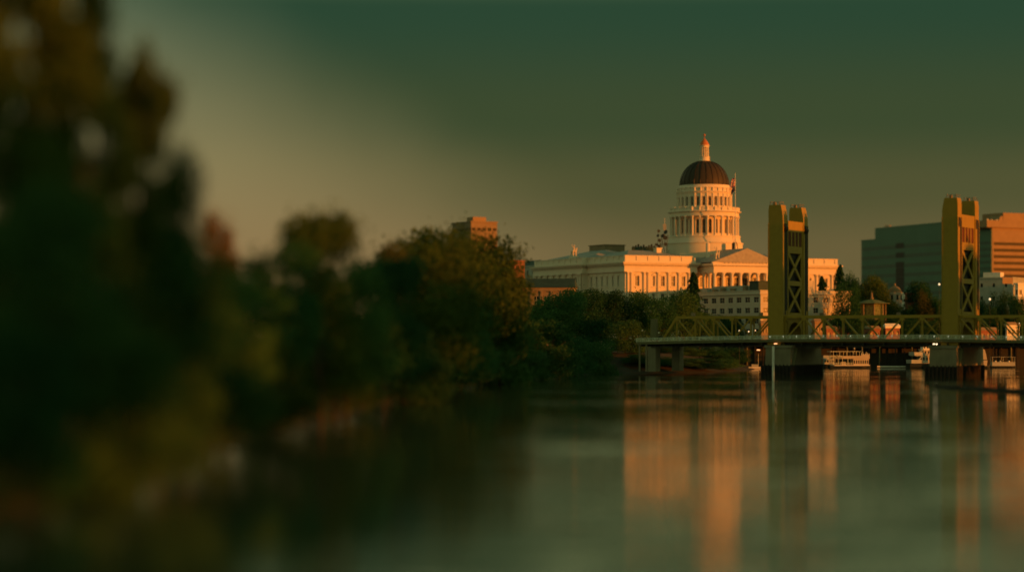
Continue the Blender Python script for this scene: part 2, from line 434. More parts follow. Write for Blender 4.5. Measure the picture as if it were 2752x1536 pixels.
# ------------------------------------------------------------------ domed capitol
def capitol():
    PHI = R(26)
    G = 8.0
    root = thing('capitol_building', 'long white neoclassical capitol with a tall dark copper dome above the trees', 'building', (51.5, 1000, G), PHI)
    ST, RF = M['stone'], M['roof']
    cols, wins = [], []
    def facade(P, s_list, width, zr, name='wall', wz=2.0):
        pass
    # wing masses --------------------------------------------------
    def entab(mb, u0, u1, v0, v1, k):
        e = 0.004 * k
        mb.box(u0 - .9, u1 + .9, v0 - .9, v1 + .9, 42.8 + e, 43.7 + e)
        mb.box(u0 - .75, u1 + .75, v0 - .75, v1 + .75, 43.703 + e, 45.6 + e)
        mb.box(u0 - 1.1, u1 + 1.1, v0 - 1.1, v1 + 1.1, 46.05 + e, 46.4 + e)
        mb.box(u0 - 1.9, u1 + 1.9, v0 - 1.9, v1 + 1.9, 46.403 + e, 46.9 + e)
        mb.box(u0 - 2.2, u1 + 2.2, v0 - 2.2, v1 + 2.2, 46.903 + e, 47.25 + e)
        mb.box(u0 - .72, u1 + .72, v0 - .72, v1 + .72, 45.603 + e, 46.04 + e)
    def dent(mb, u0, u1, v0, v1, k):
        e = 0.004 * k
        for a in np.arange(u0 - 1.2, u1 + 1.2, 0.95): mb.box(a, a + .5, v0 - 1.55, v0 - .72, 45.65 + e, 46.03 + e)
        for a in np.arange(v0 - 1.2, v1 + 1.2, 0.95): mb.box(u0 - 1.55, u0 - .72, a, a + .5, 45.65 + e, 46.03 + e)
    def parapet(mb, u0, u1, v0, v1, k, step=6.2):
        e = 0.004 * k; z0, z1 = 47.26 + e, 50.4 + e
        for (a0, a1, b0, b1) in ((u0, u1, v0, v0 + .6), (u0, u1, v1 - .6, v1), (u0, u0 + .6, v0 + .603, v1 - .603), (u1 - .6, u1, v0 + .603, v1 - .603)):
            mb.box(a0, a1, b0, b1, z0, z1 - .3)
        for (a0, a1, b0, b1) in ((u0 - .35, u1 + .35, v0 - .35, v0 + .9), (u0 - .35, u1 + .35, v1 - .9, v1 + .35), (u0 - .35, u0 + .9, v0 + .903, v1 - .903), (u1 - .9, u1 + .35, v0 + .903, v1 - .903)):
            mb.box(a0, a1, b0, b1, z1 - .298, z1)
        mb.box(u0 - .3, u1 + .3, v0 - .3, v0, z0, z0 + .7); mb.box(u0 - .3, u0 - .003, v0 + .003, v1, z0, z0 + .7)
        n = max(1, round((u1 - u0) / step))
        for i in range(n + 1):
            c = u0 + .55 + (u1 - u0 - 1.1) * i / n; mb.box(c - .75, c + .75, v0 - .32, v0 - .01, z0 + .71, z1 - .303)
        n = max(1, round((v1 - v0) / step))
        for i in range(n + 1):
            c = v0 + .55 + (v1 - v0 - 1.1) * i / n; mb.box(u0 - .32, u0 - .01, c - .75, c + .75, z0 + .71, z1 - .303)
    rows = [(8.0, 24.0, 2.1, 13.0, 19.0), (24.0, 34.2, 1.9, 27.0, 32.8), (34.2, 43.0, 2.0, 36.4, 41.0)]
    def wall(P, cuts, name='wall', only=None, ww=None):
        mb = MB(); outs = []
        for s0, s1, on in cuts:
            for z0, z1, w, o0, o1 in rows:
                if not on: mb.poly([P(s0, z0, 0), P(s1, z0, 0), P(s1, z1, 0), P(s0, z1, 0)]); continue
                w2 = on if isinstance(on, float) else w
                outs.append(mb.bay(P, s0, s1, z0, z1, min(w2, s1 - s0 - .4), o0, o1, arch=False, depth=.7))
        o = mb.build(name, ST, root)
        for i, q in enumerate(outs):
            window_part(P, q, .7, o, m=M['blind'] if (i * 7) % 5 == 1 else M['glass'], fr=M['white'], wf=.14)
        return o
    def surrounds(P, cuts):
        for s0, s1, on in cuts:
            if not on: continue
            c = (s0 + s1) / 2; w = (on if isinstance(on, float) else 2.0) / 2 + .35
            for zt in (41.25, 33.1):
                mb = MB(); mb.prism([(c - w - .3, zt), (c + w + .3, zt), (c + w + .3, zt + .35), (c, zt + 1.0), (c - w - .3, zt + .35)], P, -.35, -.004); mb.build('window_hood', ST, root)
            for zb in (35.9, 26.5): mb = MB(); mb.prism([(c - w - .2, zb), (c + w + .2, zb), (c + w + .2, zb + .3), (c - w - .2, zb + .3)], P, -.4, -.004); mb.build('window_sill', ST, root)
    def column(u, v, z0, z1, r, name='column', par=None):
        mb = MB()
        mb.box(u - r * 1.4, u + r * 1.4, v - r * 1.4, v + r * 1.4, z0, z0 + r * .5)
        h = z1 - z0
        mb.lathe([(r * 1.25, z0 + r * .5), (r * 1.25, z0 + r * .8), (r, z0 + r * 1.1), (r * 1.0, z0 + h * .35), (r * .86, z1 - r * 2.2), (r * .98, z1 - r * 2.1), (r * 1.0, z1 - r * 1.6), (r * 1.45, z1 - r * .4)], 14, u, v)
        mb.box(u - r * 1.35, u + r * 1.35, v - r * 1.35, v + r * 1.35, z1 - r * .4, z1 - .01)
        return mb.build(name, ST, par or root, smooth=True)
    # front walls of the two wings, corner pavilions one metre proud
    def wing(u0, sgn):
        f = (lambda s: u0 + s) if sgn > 0 else (lambda s: u0 - s)
        P = lambda s, z, d: (f(s), d, z)
        cuts = [(0, 3.6, 0), (3.6, 9.2, 2.1), (9.2, 13.1, 0), (13.1, 17.1, 1.1), (17.1, 22.6, 2.0), (22.6, 28.1, 2.0), (28.1, 33.5, 2.0), (33.5, 36.9, 0)]
        wall(P, cuts); surrounds(P, cuts)
        for s in (1.2, 3.1, 9.7, 11.9, 17.1, 22.6, 28.1, 33.5, 36.1): column(f(s), -.25, 24.4, 42.79, .62)
        pb = MB(); a, b_ = sorted((f(-.9), f(37.6)))
        pb.box(a, b_, -1.3, -.01, 23.2, 24.39); pb.box(a + .2, b_ - .2, -1.0, -.01, 8.0, 23.19)
        pb.build('plinth', ST, root)
    wing(0, 1); wing(115.7, -1)
    # centre wall behind the portico
    P = lambda s, z, d: (s, 5 + d, z)
    wall(P, [(36.9, 41.5, 0)] + [(41.5 + 4.7 * i, 46.2 + 4.7 * i, 2.4) for i in range(7)] + [(74.4, 78.8, 0)])
    # left (shaded) side wall, then the projecting rear block
    P = lambda s, z, d: (d, s, z)
    cuts = [(0, 4, 0)] + [(4 + 5.2 * i, 9.2 + 5.2 * i, 1.5) for i in range(6)] + [(35.2, 36, 0)]
    wall(P, cuts); surrounds(P, cuts)
    P2 = lambda s, z, d: (-2.8 + d, s, z)
    cuts = [(36, 40, 0)] + [(40 + 6.5 * i, 46.5 + 6.5 * i, 2.0) for i in range(6)] + [(79, 86, 0)]
    wall(P2, cuts); surrounds(P2, cuts)
    for v in (37.2, 39, 46.5, 53, 59.5, 66, 72.5, 79, 84.6): column(-3.5, v, 24.4, 42.79, .62)
    bl = MB()
    bl.poly([(-2.8, 36, 8), (0, 36, 8), (0, 36, 43), (-2.8, 36, 43)])
    bl.poly([(115.7, 0, 8), (115.7, 60, 8), (115.7, 60, 43), (115.7, 0, 43)])
    bl.poly([(-2.8, 86, 8), (115.7, 86, 8), (115.7, 60, 8), (115.7, 60, 43), (115.7, 86, 43), (-2.8, 86, 43)])
    bl.poly([(36.9, 0, 8), (36.9, 5, 8), (36.9, 5, 43), (36.9, 0, 43)]); bl.poly([(78.8, 0, 8), (78.8, 5, 8), (78.8, 5, 43), (78.8, 0, 43)])
    bl.build('wall', ST, root)
    en = MB(); de = MB(); pa = MB()
    for k, q in enumerate(((0, 36.9, 0, 36), (78.8, 115.7, 0, 60), (-2.8, 60, 36, 86), (36.0, 79.7, 5, 60))):
        entab(en, *q, k); dent(de, *q, k)
        if k < 3: parapet(pa, *q, k)
        pass
    # portico entablature and gable
    u0, u1, v0 = 40.4, 75.3, -10.9
    en.box(u0, u1, v0, 5, 42.82, 43.72); en.box(u0 + .15, u1 - .15, v0 + .15, 5, 43.725, 45.62); en.box(u0 + .1, u1 - .1, v0 + .1, 5, 45.625, 46.06)
    en.box(u0 - .9, u1 + .9, v0 - .9, 5, 46.065, 46.75); en.box(u0 - 1.1, u1 + 1.1, v0 - 1.1, 5, 46.753, 47.0)
    for a in np.arange(u0 - .6, u1 + .4, .95): de.box(a, a + .5, v0 - .65, v0 + .09, 45.67, 46.05)
    for a in np.arange(v0, 4, .95): de.box(u0 - .65, u0 + .09, a, a + .5, 45.67, 46.05)
    uc = (u0 + u1) / 2; hw = (u1 - u0) / 2 + 1.1; zp = 53.6; zb = 47.0
    for s in (-1, 1):
        a = (uc + s * hw, zb); c = (uc, zp)
        en.prism([(a[0], zb + .01), (a[0], zb + .5), (uc, zp + .5), (uc, zp - .35), (a[0] - s * 2.6, zb + .01)], lambda p, q, d: (p, d, q), v0 - .75 - .003 * s, v0 + .4)
        for t in np.linspace(.1, .97, 17):
            p = uc + s * hw * (1 - t); zz = zb + (zp - zb) * t - .72
            de.box(p - .25, p + .25, v0 - .55, v0 + .3, zz - .3, zz + .12)
    en.build('entablature', ST, root); de.build('dentil_course', M['relief'], root); pa.build('parapet', ST, root)
    ty = MB(); ty.prism([(uc - hw + 2, zb + .02), (uc + hw - 2, zb + .02), (uc, zp - .5)], lambda p, q, d: (p, d, q), v0 - .15, v0 + .5); ty.build('tympanum', ST, root)
    rg = random.Random(4)
    sc = MB()
    for du in (-11.5, -9.5, -7.3, -5.4, -3.6, -1.6, 0, 1.7, 3.4, 5.3, 7.2, 9.0, 11.2):
        h = (zp - zb - 1.1) * (1 - abs(du) / hw) * .85; p = uc + du; y = v0 - .3; lean = rg.uniform(-.5, .5)
        sc.path([(p - lean * .4, y, zb + .1), (p, y - .1, zb + h * .5), (p + lean, y, zb + h * .82)], [.42, .5, .3], 7)
        sc.lathe([(0, zb + h * .8), (.26, zb + h * .86), (.26, zb + h * .95), (0, zb + h)], 8, p + lean, y - .1)
        sc.path([(p + lean * .7, y - .15, zb + h * .7), (p + lean + .9, y - .3, zb + h * (.45 + rg.random() * .4))], [.18, .12], 6)
    sc.build('pediment_figures', M['relief'], root)
    rf = MB()
    rf.prism([(uc - hw, zb + .52), (uc + hw, zb + .52), (uc, zp + .53)], lambda p, q, d: (p, d, q), v0 - .9, 10)
    rf.hip(1.4, 36.0, 1.4, 40, 50.0, 53.6, 12, 'x'); rf.hip(79.7, 114.6, 1.4, 50, 50.0, 53.2, 12, 'x'); rf.hip(-1.4, 40, 37.4, 84.5, 50.02, 55.0, 15, 'y')
    rf.box(37.7, 78, 5.9, 59, 47.3, 50.2)
    rf.build('roof', RF, root)
    for i in range(8): column(u0 + 1.1 + i * (u1 - u0 - 2.2) / 7, v0 + 1.1, 24.5, 42.8, .78, 'portico_column')
    for v in (-5.6, -.6): column(u0 + 1.1, v, 24.5, 42.8, .78, 'portico_column'); column(u1 - 1.1, v, 24.5, 42.8, .78, 'portico_column')
    st = MB(); st.box(u0 - .5, u1 + .5, v0 - .4, 4.98, 8, 24.49)
    for i in range(14): st.box(u0 - .3, u1 + .3, v0 - 1.2 - i * .55, v0 - .62 - i * .55, 8, 23.2 - i * 1.05)
    st.build('portico_base', ST, root)
    # penthouses
    ph = MB(); ph.box(22, 33, 60, 76, 54.2, 57.6); ph.box(21.6, 33.4, 59.6, 76.4, 57.603, 58.0); ph.build('penthouse', M['tan'], root)
    # drum base ----------------------------------------------------
    dx, dy = 57.9, 26.5
    def ring(prof, name, m=ST, n=56, par=None): return MB().lathe(prof, n, dx, dy).build(name, m, par or root, smooth=True)
    b0 = MB(); b0.prism([(dx + 19.5 * math.cos(R(22.5 + 45 * i)), dy + 19.5 * math.sin(R(22.5 + 45 * i))) for i in range(8)], lambda a, b, d: (a, b, d), 47, 52.4)
    b0.build('dome_base', ST, root)
    ring([(18.2, 52.4), (18.2, 57.2), (18.6, 57.3), (18.6, 57.7), (17.6, 57.9), (17.1, 59.5), (16.9, 60.3), (17.2, 60.4), (17.2, 61.0), (5, 61.0)], 'drum_base')
    NB = 28
    def bays(r, z0, z1, w, o0, o1, name, wname):
        mb = MB(); outs = []
        hw_ = r * math.sin(PI / NB); rc = r * math.cos(PI / NB)
        for i in range(NB):
            a = 2 * PI * (i + .5) / NB
            def P(s, z, d, a=a): return (dx + (rc - d) * math.cos(a) - s * math.sin(a), dy + (rc - d) * math.sin(a) + s * math.cos(a), z)
            outs.append((P, mb.bay(P, -hw_, hw_, z0, z1, w, o0, o1, arch=True, depth=.6)))
        o = mb.build(name, ST, root)
        for i, (P, q) in enumerate(outs): window_part(P, q, .6, o, fr=M['stone2'], wf=.15, name=wname)
        tr = MB()
        for P, q in outs:     # raised arch surround
            for a, b in zip(q[:-1], q[1:]): tr.bar(P(a[0] * 1.22, a[1] + (.15 if a[1] > o0 + .5 else 0), -.06), P(b[0] * 1.22, b[1] + (.15 if b[1] > o0 + .5 else 0), -.06), .22, .22)
        tr.build('arch_moulding', ST, o)
        return o
    bays(13.2, 60.9, 70.6, 1.55, 62.2, 68.9, 'drum_wall', 'arched_window')
    for i in range(NB):
        a = 2 * PI * i / NB
        column(dx + 16.1 * math.cos(a), dy + 16.1 * math.sin(a), 61.0, 70.2, .48, 'peristyle_column')
    ring([(12.8, 70.2), (16.6, 70.2), (16.6, 71.0), (16.4, 71.05), (16.4, 72.0), (16.9, 72.1), (17.5, 72.3), (17.5, 72.7), (16.9, 72.8), (12.8, 72.85)], 'peristyle_entablature')
    bal = MB().lathe([(16.6, 72.8), (16.6, 73.1), (16.3, 73.1), (16.3, 74.1), (16.6, 74.1), (16.6, 74.4), (16.0, 74.4), (16.0, 72.8)], 56, dx, dy, close=False)
    for i in range(NB):
        a = 2 * PI * i / NB; bal.bar((dx + 16.4 * math.cos(a), dy + 16.4 * math.sin(a), 72.8), (dx + 16.4 * math.cos(a), dy + 16.4 * math.sin(a), 74.55), .8, .8)
    bal.build('balustrade', ST, root)
    bays(12.9, 72.8, 81.2, 1.35, 75.2, 79.6, 'upper_drum', 'arched_window')
    pil = MB()
    for i in range(NB):
        a = 2 * PI * i / NB
        pil.tube((dx + 12.95 * math.cos(a), dy + 12.95 * math.sin(a), 74.0), (dx + 12.95 * math.cos(a), dy + 12.95 * math.sin(a), 81.2), .36, .32, 8)
        pil.bar((dx + 12.9 * math.cos(a), dy + 12.9 * math.sin(a), 82.1), (dx + 12.9 * math.cos(a), dy + 12.9 * math.sin(a), 84.0), .55, .55)
    pil.build('drum_pilasters', ST, root)
    ring([(12.6, 81.2), (13.2, 81.2), (13.2, 81.6), (13.6, 81.8), (13.6, 82.1), (12.7, 82.15), (12.7, 83.6), (13.05, 83.7), (13.05, 84.0), (12.2, 84.1), (12.0, 85.3), (11.2, 85.35)], 'attic_ring')
    # the dome
    prof = []
    for i in range(21):
        t = i / 20 * R(80)
        prof.append((11.75 * math.cos(t) ** .92, 85.2 + 12.0 * math.sin(t)))
    dm = ring([(11.9, 85.0)] + prof, 'dome', M['dome'], 72)
    rb = MB()
    for i in range(24):
        a = 2 * PI * (i + .3) / 24
        pts = [(dx + (r + .03) * math.cos(a), dy + (r + .03) * math.sin(a), z) for r, z in prof]
        for p, q in zip(pts, pts[1:]): rb.bar(p, q, .30, .30)
    rb.build('ribs', M['rib'], dm)
    ln = ring([(2.9, 96.7), (2.9, 97.2), (2.5, 97.3), (2.4, 98.9), (2.6, 99.0), (2.6, 99.2), (1.2, 99.2)], 'lantern', n=24)
    MB().lathe([(1.25, 99.2), (1.25, 103.6)], 16, dx, dy).build('core', M['stone2'], ln, smooth=True)
    for i in range(12):
        a = 2 * PI * i / 12; MB().lathe([(.32, 99.2), (.26, 99.6), (.23, 103.2), (.34, 103.6)], 8, dx + 1.85 * math.cos(a), dy + 1.85 * math.sin(a)).build('lantern_column', ST, ln, smooth=True)
    MB().lathe([(1.2, 103.6), (2.15, 103.6), (2.15, 104.2), (2.45, 104.3), (2.45, 104.6), (1.2, 104.6)], 24, dx, dy).build('cornice', ST, ln, smooth=True)
    ring([(2.35, 104.6), (2.1, 105.4), (1.55, 106.4), (.8, 107.3), (.3, 107.8), (.18, 108.4), (0, 108.4)], 'lantern_cap', M['gold'], 20)
    ring([(0.12, 108.3), (.12, 109.0), (.42, 109.2), (.55, 109.6), (.42, 110.0), (0, 110.15)], 'gold_ball', M['gold'], 16)
    # round-topped vent posts in front of the drum
    for (u, v, z0, z1) in ((47.2, 5.5, 47.3, 57.2), (60.5, 4.0, 50, 57.5)):
        MB().lathe([(.95, z0), (.95, z1 - .8), (.7, z1 - .2), (0, z1)], 14, u, v).build('vent_post', ST if u < 50 else M['darkmetal'], root, smooth=True)
    ch = MB(); ch.box(24.6, 27.2, 14, 17, 52, 54.4); ch.box(24.3, 27.5, 13.7, 17.3, 54.403, 54.7); ch.build('chimney', ST, root)
    pp = MB(); pp.path([(65.8, 8.6, 52.5), (65.3, 9.0, 57.2), (64.7, 9.2, 57.9), (64.7, 9.8, 61.2)], [.16] * 4, 6); pp.build('drain_pipe', M['darkmetal'], root)
    return root
cap = capitol()
def W2(u, v):   # capitol plan -> world
    c, s = math.cos(R(26)), math.sin(R(26)); return 51.5 + u * c - v * s, 1000 + u * s + v * c
def statue(u, v, z, h, label, seed, group=False):
    x, y = W2(u, v); rg = random.Random(seed)
    t = thing('statue', label, 'statue', (x, y, z), R(26))
    MB().box(-2.0, 2.0, -1.3, 1.3, z, z + 1.3).build('pedestal', M['stone'], t)
    b_ = MB(); zb = z + 1.3; k = h - 1.3
    # horse body with rearing neck and two figures, all one carved block
    b_.path([(-1.4, 0, zb), (-1.2, 0, zb + k * .35)], [.3, .42], 8); b_.path([(1.1, 0, zb), (.9, 0, zb + k * .35)], [.3, .42], 8)
    b_.path([(-1.4, 0, zb + k * .34), (-.4, 0, zb + k * .42), (.8, 0, zb + k * .42), (1.3, 0, zb + k * .66), (1.7, 0, zb + k * .7)], [.5, .62, .6, .34, .2], 9)
    b_.path([(0, 0, zb + k * .4), (0.05, 0, zb + k * .6), (.1, 0, zb + k * .78)], [.5, .42, .28], 9)
    b_.lathe([(0, zb + k * .78), (.3, zb + k * .84), (.3, zb + k * .92), (0, zb + k)], 9, .1, 0)
    b_.path([(0.1, 0, zb + k * .72), (-.7, .1, zb + k * .82), (-1.0, .2, zb + k * 1.0)], [.2, .15, .1], 7)
    b_.path([(-.9, -.7, zb), (-.8, -.7, zb + k * .4), (-.8, -.65, zb + k * .52)], [.45, .35, .2], 8)
    b_.path([(.6, -.8, zb), (.5, -.75, zb + k * .36), (.45, -.7, zb + k * .5)], [.42, .33, .2], 8)
    b_.build('figures', M['relief'], t, smooth=True)
statue(43.2, -9.0, 47.1, 7.6, 'carved stone group on the left corner of the capitol pediment', 1)
statue(73.2, -9.0, 47.1, 7.4, 'carved stone group on the right corner of the pediment, beside the bridge tower', 2)
statue(2.0, 54, 50.45, 6.8, 'pale stone statue standing up on the capitol roof far left of the dome', 3)
# flagpole with two hanging flags
fx, fy = W2(67.6, -6)
D = fy
t = thing('flagpole', 'thin tall white flagpole flying two limp flags right of the dome', 'flagpole', (X(1976, D), D, 49.5))
MB().tube((0, 0, 49.5), (0, 0, Z(465, D)), .22, .12, 8).build('pole', M['white'], t)
MB().lathe([(0, 0), (.3, .3), (0, .6)], 8).build('ball', M['gold'], t).location = (0, 0, Z(465, D) - 49.5)
def flag(z1, z0, w, nst, mats, name):
    root = None
    for k in range(nst):
        mb = MB(); seg = 10
        a0, a1 = z1 + (z0 - z1) * k / nst, z1 + (z0 - z1) * (k + 1) / nst
        for i in range(seg):
            s0, s1 = i / seg, (i + 1) / seg
            q = lambda s, zz: (-.15 - w * s, .45 * math.sin(s * 9 + zz), zz - 2.4 * s * s)
            mb.poly([q(s0, a0), q(s1, a0), q(s1, a1), q(s0, a1)])
        o = mb.build(name if root is None else 'stripe', mats[k % len(mats)], t if root is None else root, smooth=True)
        root = root or o
zt = Z(478, D)
flag(zt, zt - 3.8, 2.3, 7, [M['flagred'], M['flagwhite']], 'striped_flag')
flag(zt - 4.0, zt - 6.2, 1.9, 1, [M['flagblue']], 'dark_flag')
# rooftop antenna cluster left of the drum
u, v = 24, 34
x, y = W2(35, 20); x = X(1786, y)
t = thing('antenna_mast', 'dark antenna mast with dishes and scaffolding on the roof left of the drum', 'antenna', (x, y, 50.2))
a = MB(); a.tube((0, 0, 50.2), (0, 0, Z(585, y)), .14, .06, 6); a.box(-.75, .75, -.4, .4, Z(618, y), Z(602, y)); a.build('mast', M['metal'], t)
a = MB(); rg = random.Random(8)
for i in range(26):
    p = (rg.uniform(-6.5, 1.5), rg.uniform(-1, 1), 50.4 + rg.random() * 1.5)
    q = (p[0] * .45 + rg.uniform(-2, 1.5), rg.uniform(-1, 1), 53 + rg.random() * (11 if p[0] > -4 else 4))
    a.bar(p, q, .16)
a.build('scaffold', M['darkmetal'], t)
for i in range(9):
    a = MB(); c = Vector((rg.uniform(-4.6, 1.2), rg.uniform(-1, .2), rg.uniform(54, 63))); r = rg.uniform(.55, 1.1); d = Vector((rg.uniform(-1, .3), -1, .3)).normalized()
    a.tube(c, c + d * .4, r * .3, r, 10)
    a.build('dish', M['darkmetal'], t)
t = thing('roof_plant', 'long low dark machinery on the flat roof between penthouse and dome', 'machinery', (X(1735, 1040), 1040, 50.2))
a = MB(); zz = Z(664, 1040)
a.box(-6.5, 5, -1.5, 1.5, 50.2, zz); a.build('casing', M['darkroof'], t)
a = MB()
for i in range(9): a.box(-6.3 + i * 1.25, -5.5 + i * 1.25, -1, 1, zz + .003, zz + .4 + (i * 37 % 5) * .25)
a.build('vents', M['darkmetal'], t)
# ------------------------------------------------------------------ vertical lift bridge
TH = math.atan2(-29.4, 52.9)
def bridge():
    root = thing('lift_bridge', 'golden vertical lift bridge with two towers crossing the river', 'bridge', (89.9, 742, 0), TH)
    B = M['bridge']
    # local axes: x along the deck to the right, y away from the camera; near legs at y=0
    SP = 60.5; TW = 20.8; ZD = 12.0
    def camber(s): return -0.00016 * (s - 34) ** 2 + .25
    Y0, Y1 = -3.4, TW + .2
    dk = MB(); edge = MB(); n = 60
    for i in range(n):
        s0, s1 = -51.5 + 200 * i / n, -51.5 + 200 * (i + 1) / n
        z0, z1 = camber(s0), camber(s1)
        def slab(mb, ya, yb, za, zb):
            k = len(mb.v); mb.v += [(s0, ya, za + z0), (s1, ya, za + z1), (s1, yb, za + z1), (s0, yb, za + z0), (s0, ya, zb + z0), (s1, ya, zb + z1), (s1, yb, zb + z1), (s0, yb, zb + z0)]
            mb.f += [tuple(k + j for j in f) for f in ((0, 3, 2, 1), (4, 5, 6, 7), (0, 1, 5, 4), (2, 3, 7, 6), (3, 0, 4, 7), (1, 2, 6, 5))]
        slab(dk, Y0, Y1, 11.35, 11.85)
        slab(edge, Y0 - .18, Y0 - .004, 11.25, 12.0); slab(edge, Y0 + 2.6, Y0 + 2.8, 11.86, 12.1)
        slab(edge, Y0 - .3, Y0 + .05, 12.003, 12.12)
    d = dk.build('deck', M['deck'], root); edge.build('fascia', M['deck'], d)
    gd = MB()
    for y in (-.6, 4, 9, 14, 20): gd.box(-51, 148, y - .25, y + .25, 9.7, 11.05)
    for s in np.arange(-48, 146, 7.2): gd.box(s - .25, s + .25, Y0 + .5, Y1 - .3, 10.2, 11.02)
    for s in np.arange(-46, 40, 14.4): gd.box(s, s + 9, Y0 + .1, Y0 + .3, 9.3, 9.6)
    gd.build('girders', M['bridgedark'], root)
    # walkway railing
    rl = MB(); lp = []
    s = -51.4
    for i in range(84):
        z = 12.05 + camber(s)
        rl.box(s - .09, s + .09, Y0 - .1, Y0 + .06, z, z + 1.32)
        if i % 2: lp.append((s, z + 1.0))
        s += 2.38
    for i in range(n):
        s0, s1 = -51.5 + 200 * i / n, -51.5 + 200 * (i + 1) / n
        for hh, tk in ((1.3, .12), (.95, .05), (.7, .05), (.45, .05), (.2, .08)):
            rl.bar((s0, Y0 - .02, 12.1 + hh + camber(s0)), (s1, Y0 - .02, 12.1 + hh + camber(s1)), .08, tk)
    for s in np.arange(-51.4, 147, .34):
        z = 12.1 + camber(s); rl.box(s - .035, s + .035, Y0 - .05, Y0 + .01, z, z + 1.28)
    rl.build('railing', M['rail'], root)
    for k, (s, z) in enumerate(lp):
        MB().lathe([(0, z - .14), (.13, z), (0, z + .14)], 8, s, Y0 - .2).build('railing_light', M['lampdim'] if 9 < k < 36 else M['white'], root)
    # trusses --------------------------------------------------------
    def span(s0, s1, nb, pat, endL, endR, name, zt=20.2, post=True):
        a = MB(); zb = 11.0
        o = None
        step = (s1 - s0) / nb
        for side, y in enumerate((-.6, TW - 2.2)):
            ch = MB(); ch.box(s0 - (step * .0), s1, y - .35, y + .35, zt - .9, zt); ch.box(s0 - endL * step, s1 + endR * step, y - .33, y + .33, zb, zb + .9)
            for i in range(nb + 1): ch.box(s0 + i * step - .75, s0 + i * step + .75, y - .38, y + .38, zt - 1.7, zt - .955)
            c = ch.build(name if o is None else 'top_chord', B, root if o is None else o)
            o = o or c
            for i in range(nb + 1):
                p = MB(); p.box(s0 + i * step - .22, s0 + i * step + .22, y - .25, y + .25, zb + .9, zt - .96); p.build('post', B, o)
            for i, c_ in enumerate(pat):
                p = MB(); x0, x1 = s0 + i * step, s0 + (i + 1) * step
                if c_ == '\\': p.bar((x0, y, zt - .9), (x1, y, zb + .8), .4, .48)
                else: p.bar((x0, y, zb + .8), (x1, y, zt - .9), .4, .48)
                p.build('diagonal', B, o)
            if endL: MB().bar((s0 - step * endL, y, zb + .3), (s0, y, zt - .4), .62, .8).build('end_post', B, o)
            if endR: MB().bar((s1, y, zt - .4), (s1 + step * endR, y, zb + .3), .62, .8).build('end_post', B, o)
        lt = MB()
        for i in range(nb + 1):
            x = s0 + i * step; lt.box(x - .2, x + .2, -.2, TW - 2.6, zt - .8, zt - .3)
            lt.bar((x, -.3, zt - 3.2), (x, 2.2, zt - .9), .25); lt.bar((x, TW - 2.5, zt - 3.2), (x, TW - 5, zt - .9), .25)
        for i in range(nb):
            x = s0 + i * step; lt.bar((x, -.2, zt - .5), (x + step, TW - 2.6, zt - .5), .2); lt.bar((x, TW - 2.6, zt - .52), (x + step, -.2, zt - .52), .2)
        lt.build('sway_bracing', B, o)
        return o
    span(-37.2, -2.7, 5, '\\\\\\//', .85, 0, 'side_span_truss')
    span(2.8, SP - 2.8, 8, '/\\\\\\///\\', 0, 0, 'lift_span_truss')
    span(SP + 2.7, SP + 37.2, 5, '\\\\\\//', 0, .85, 'side_span_truss', 20.0)
    # pale counterweight / lamp boxes on the top chord
    for s, y in ((-31, -.6), (-6, -.6), (36, TW - 2.2), (8.5, TW - 2)):
        MB().box(s - .6, s + .6, y - .5, y + .5, 20.21, 21.3).build('signal_box', M['tan'], root)
    # towers -----------------------------------------------------------
    def tower(sc, sgn, ztop):
        hs, ht = 2.6, 2.1
        tr = MB(); tr.box(sc - hs - .3, sc + hs + .3, -ht - .3, ht + .3, 10.3, 11.8); tr.box(sc - hs - .3, sc + hs + .3, TW - 2.2 - ht + 0.0, TW - 2.2 + ht + .3, 10.3, 11.8)
        t = tr.build('tower', B, root)
        for y in (0, TW - 2.2):
            lg = MB()
            prof = [(sc - sgn * hs, 11.81), (sc + sgn * hs, 11.81), (sc + sgn * hs, ztop - 3.8), (sc + sgn * 1.85, ztop), (sc - sgn * 2.35, ztop), (sc - sgn * hs, ztop - 1.8)]
            lg.prism(prof, lambda a, b, d: (a, d, b), y - ht, y + ht)
            # corner angles and plate joints
            for cx_ in (sc - hs, sc + hs):
                for cy_ in (y - ht, y + ht): lg.box(cx_ - .14, cx_ + .14, cy_ - .14, cy_ + .14, 11.82, ztop - 6.2)
            for z in np.arange(15.5, ztop - 6, 3.1): lg.box(sc - hs - .035, sc + hs + .035, y - ht - .035, y + ht + .035, z, z + .16)
            o = lg.build('leg', B, t)
            ve = MB(); ve.box(sc + sgn * hs - .03, sc + sgn * hs + .05, y - .5, y + .5, 20.5, ztop - 6.5) if sgn > 0 else ve.box(sc - hs - .05, sc - hs + .03, y - .5, y + .5, 20.5, ztop - 6.5)
            xx = sc + 1 * hs
            ve.box(xx + .06, xx + .12, y + .4, y + ht - .35, 22, ztop - 7.2)
            ve.build('cable_guide', M['bridgedark'], o)
            sh = MB()
            if sgn > 0: sh.tube((sc + hs - .4, y - 1.1, ztop - 7.9), (sc + hs - .4, y + 1.1, ztop - 7.9), 1.2, None, 16)
            sh.box(sc + hs + .07, sc + hs + .14, y - 1.2, y + 1.2, ztop - 9.3, ztop - 6.3)
            sh.build('sheave', M['bridgedark'], o)
            r_ = MB()
            x0, x1 = sorted((sc - sgn * 2.0, sc + sgn * 1.2))
            for p in ((x0, y - 1.9), (x1, y - 1.9), (x0, y + 1.9), (x1, y + 1.9), ((x0 + x1) / 2, y - 1.9), ((x0 + x1) / 2, y + 1.9)): r_.box(p[0] - .06, p[0] + .06, p[1] - .06, p[1] + .06, ztop + .003, ztop + 1.15)
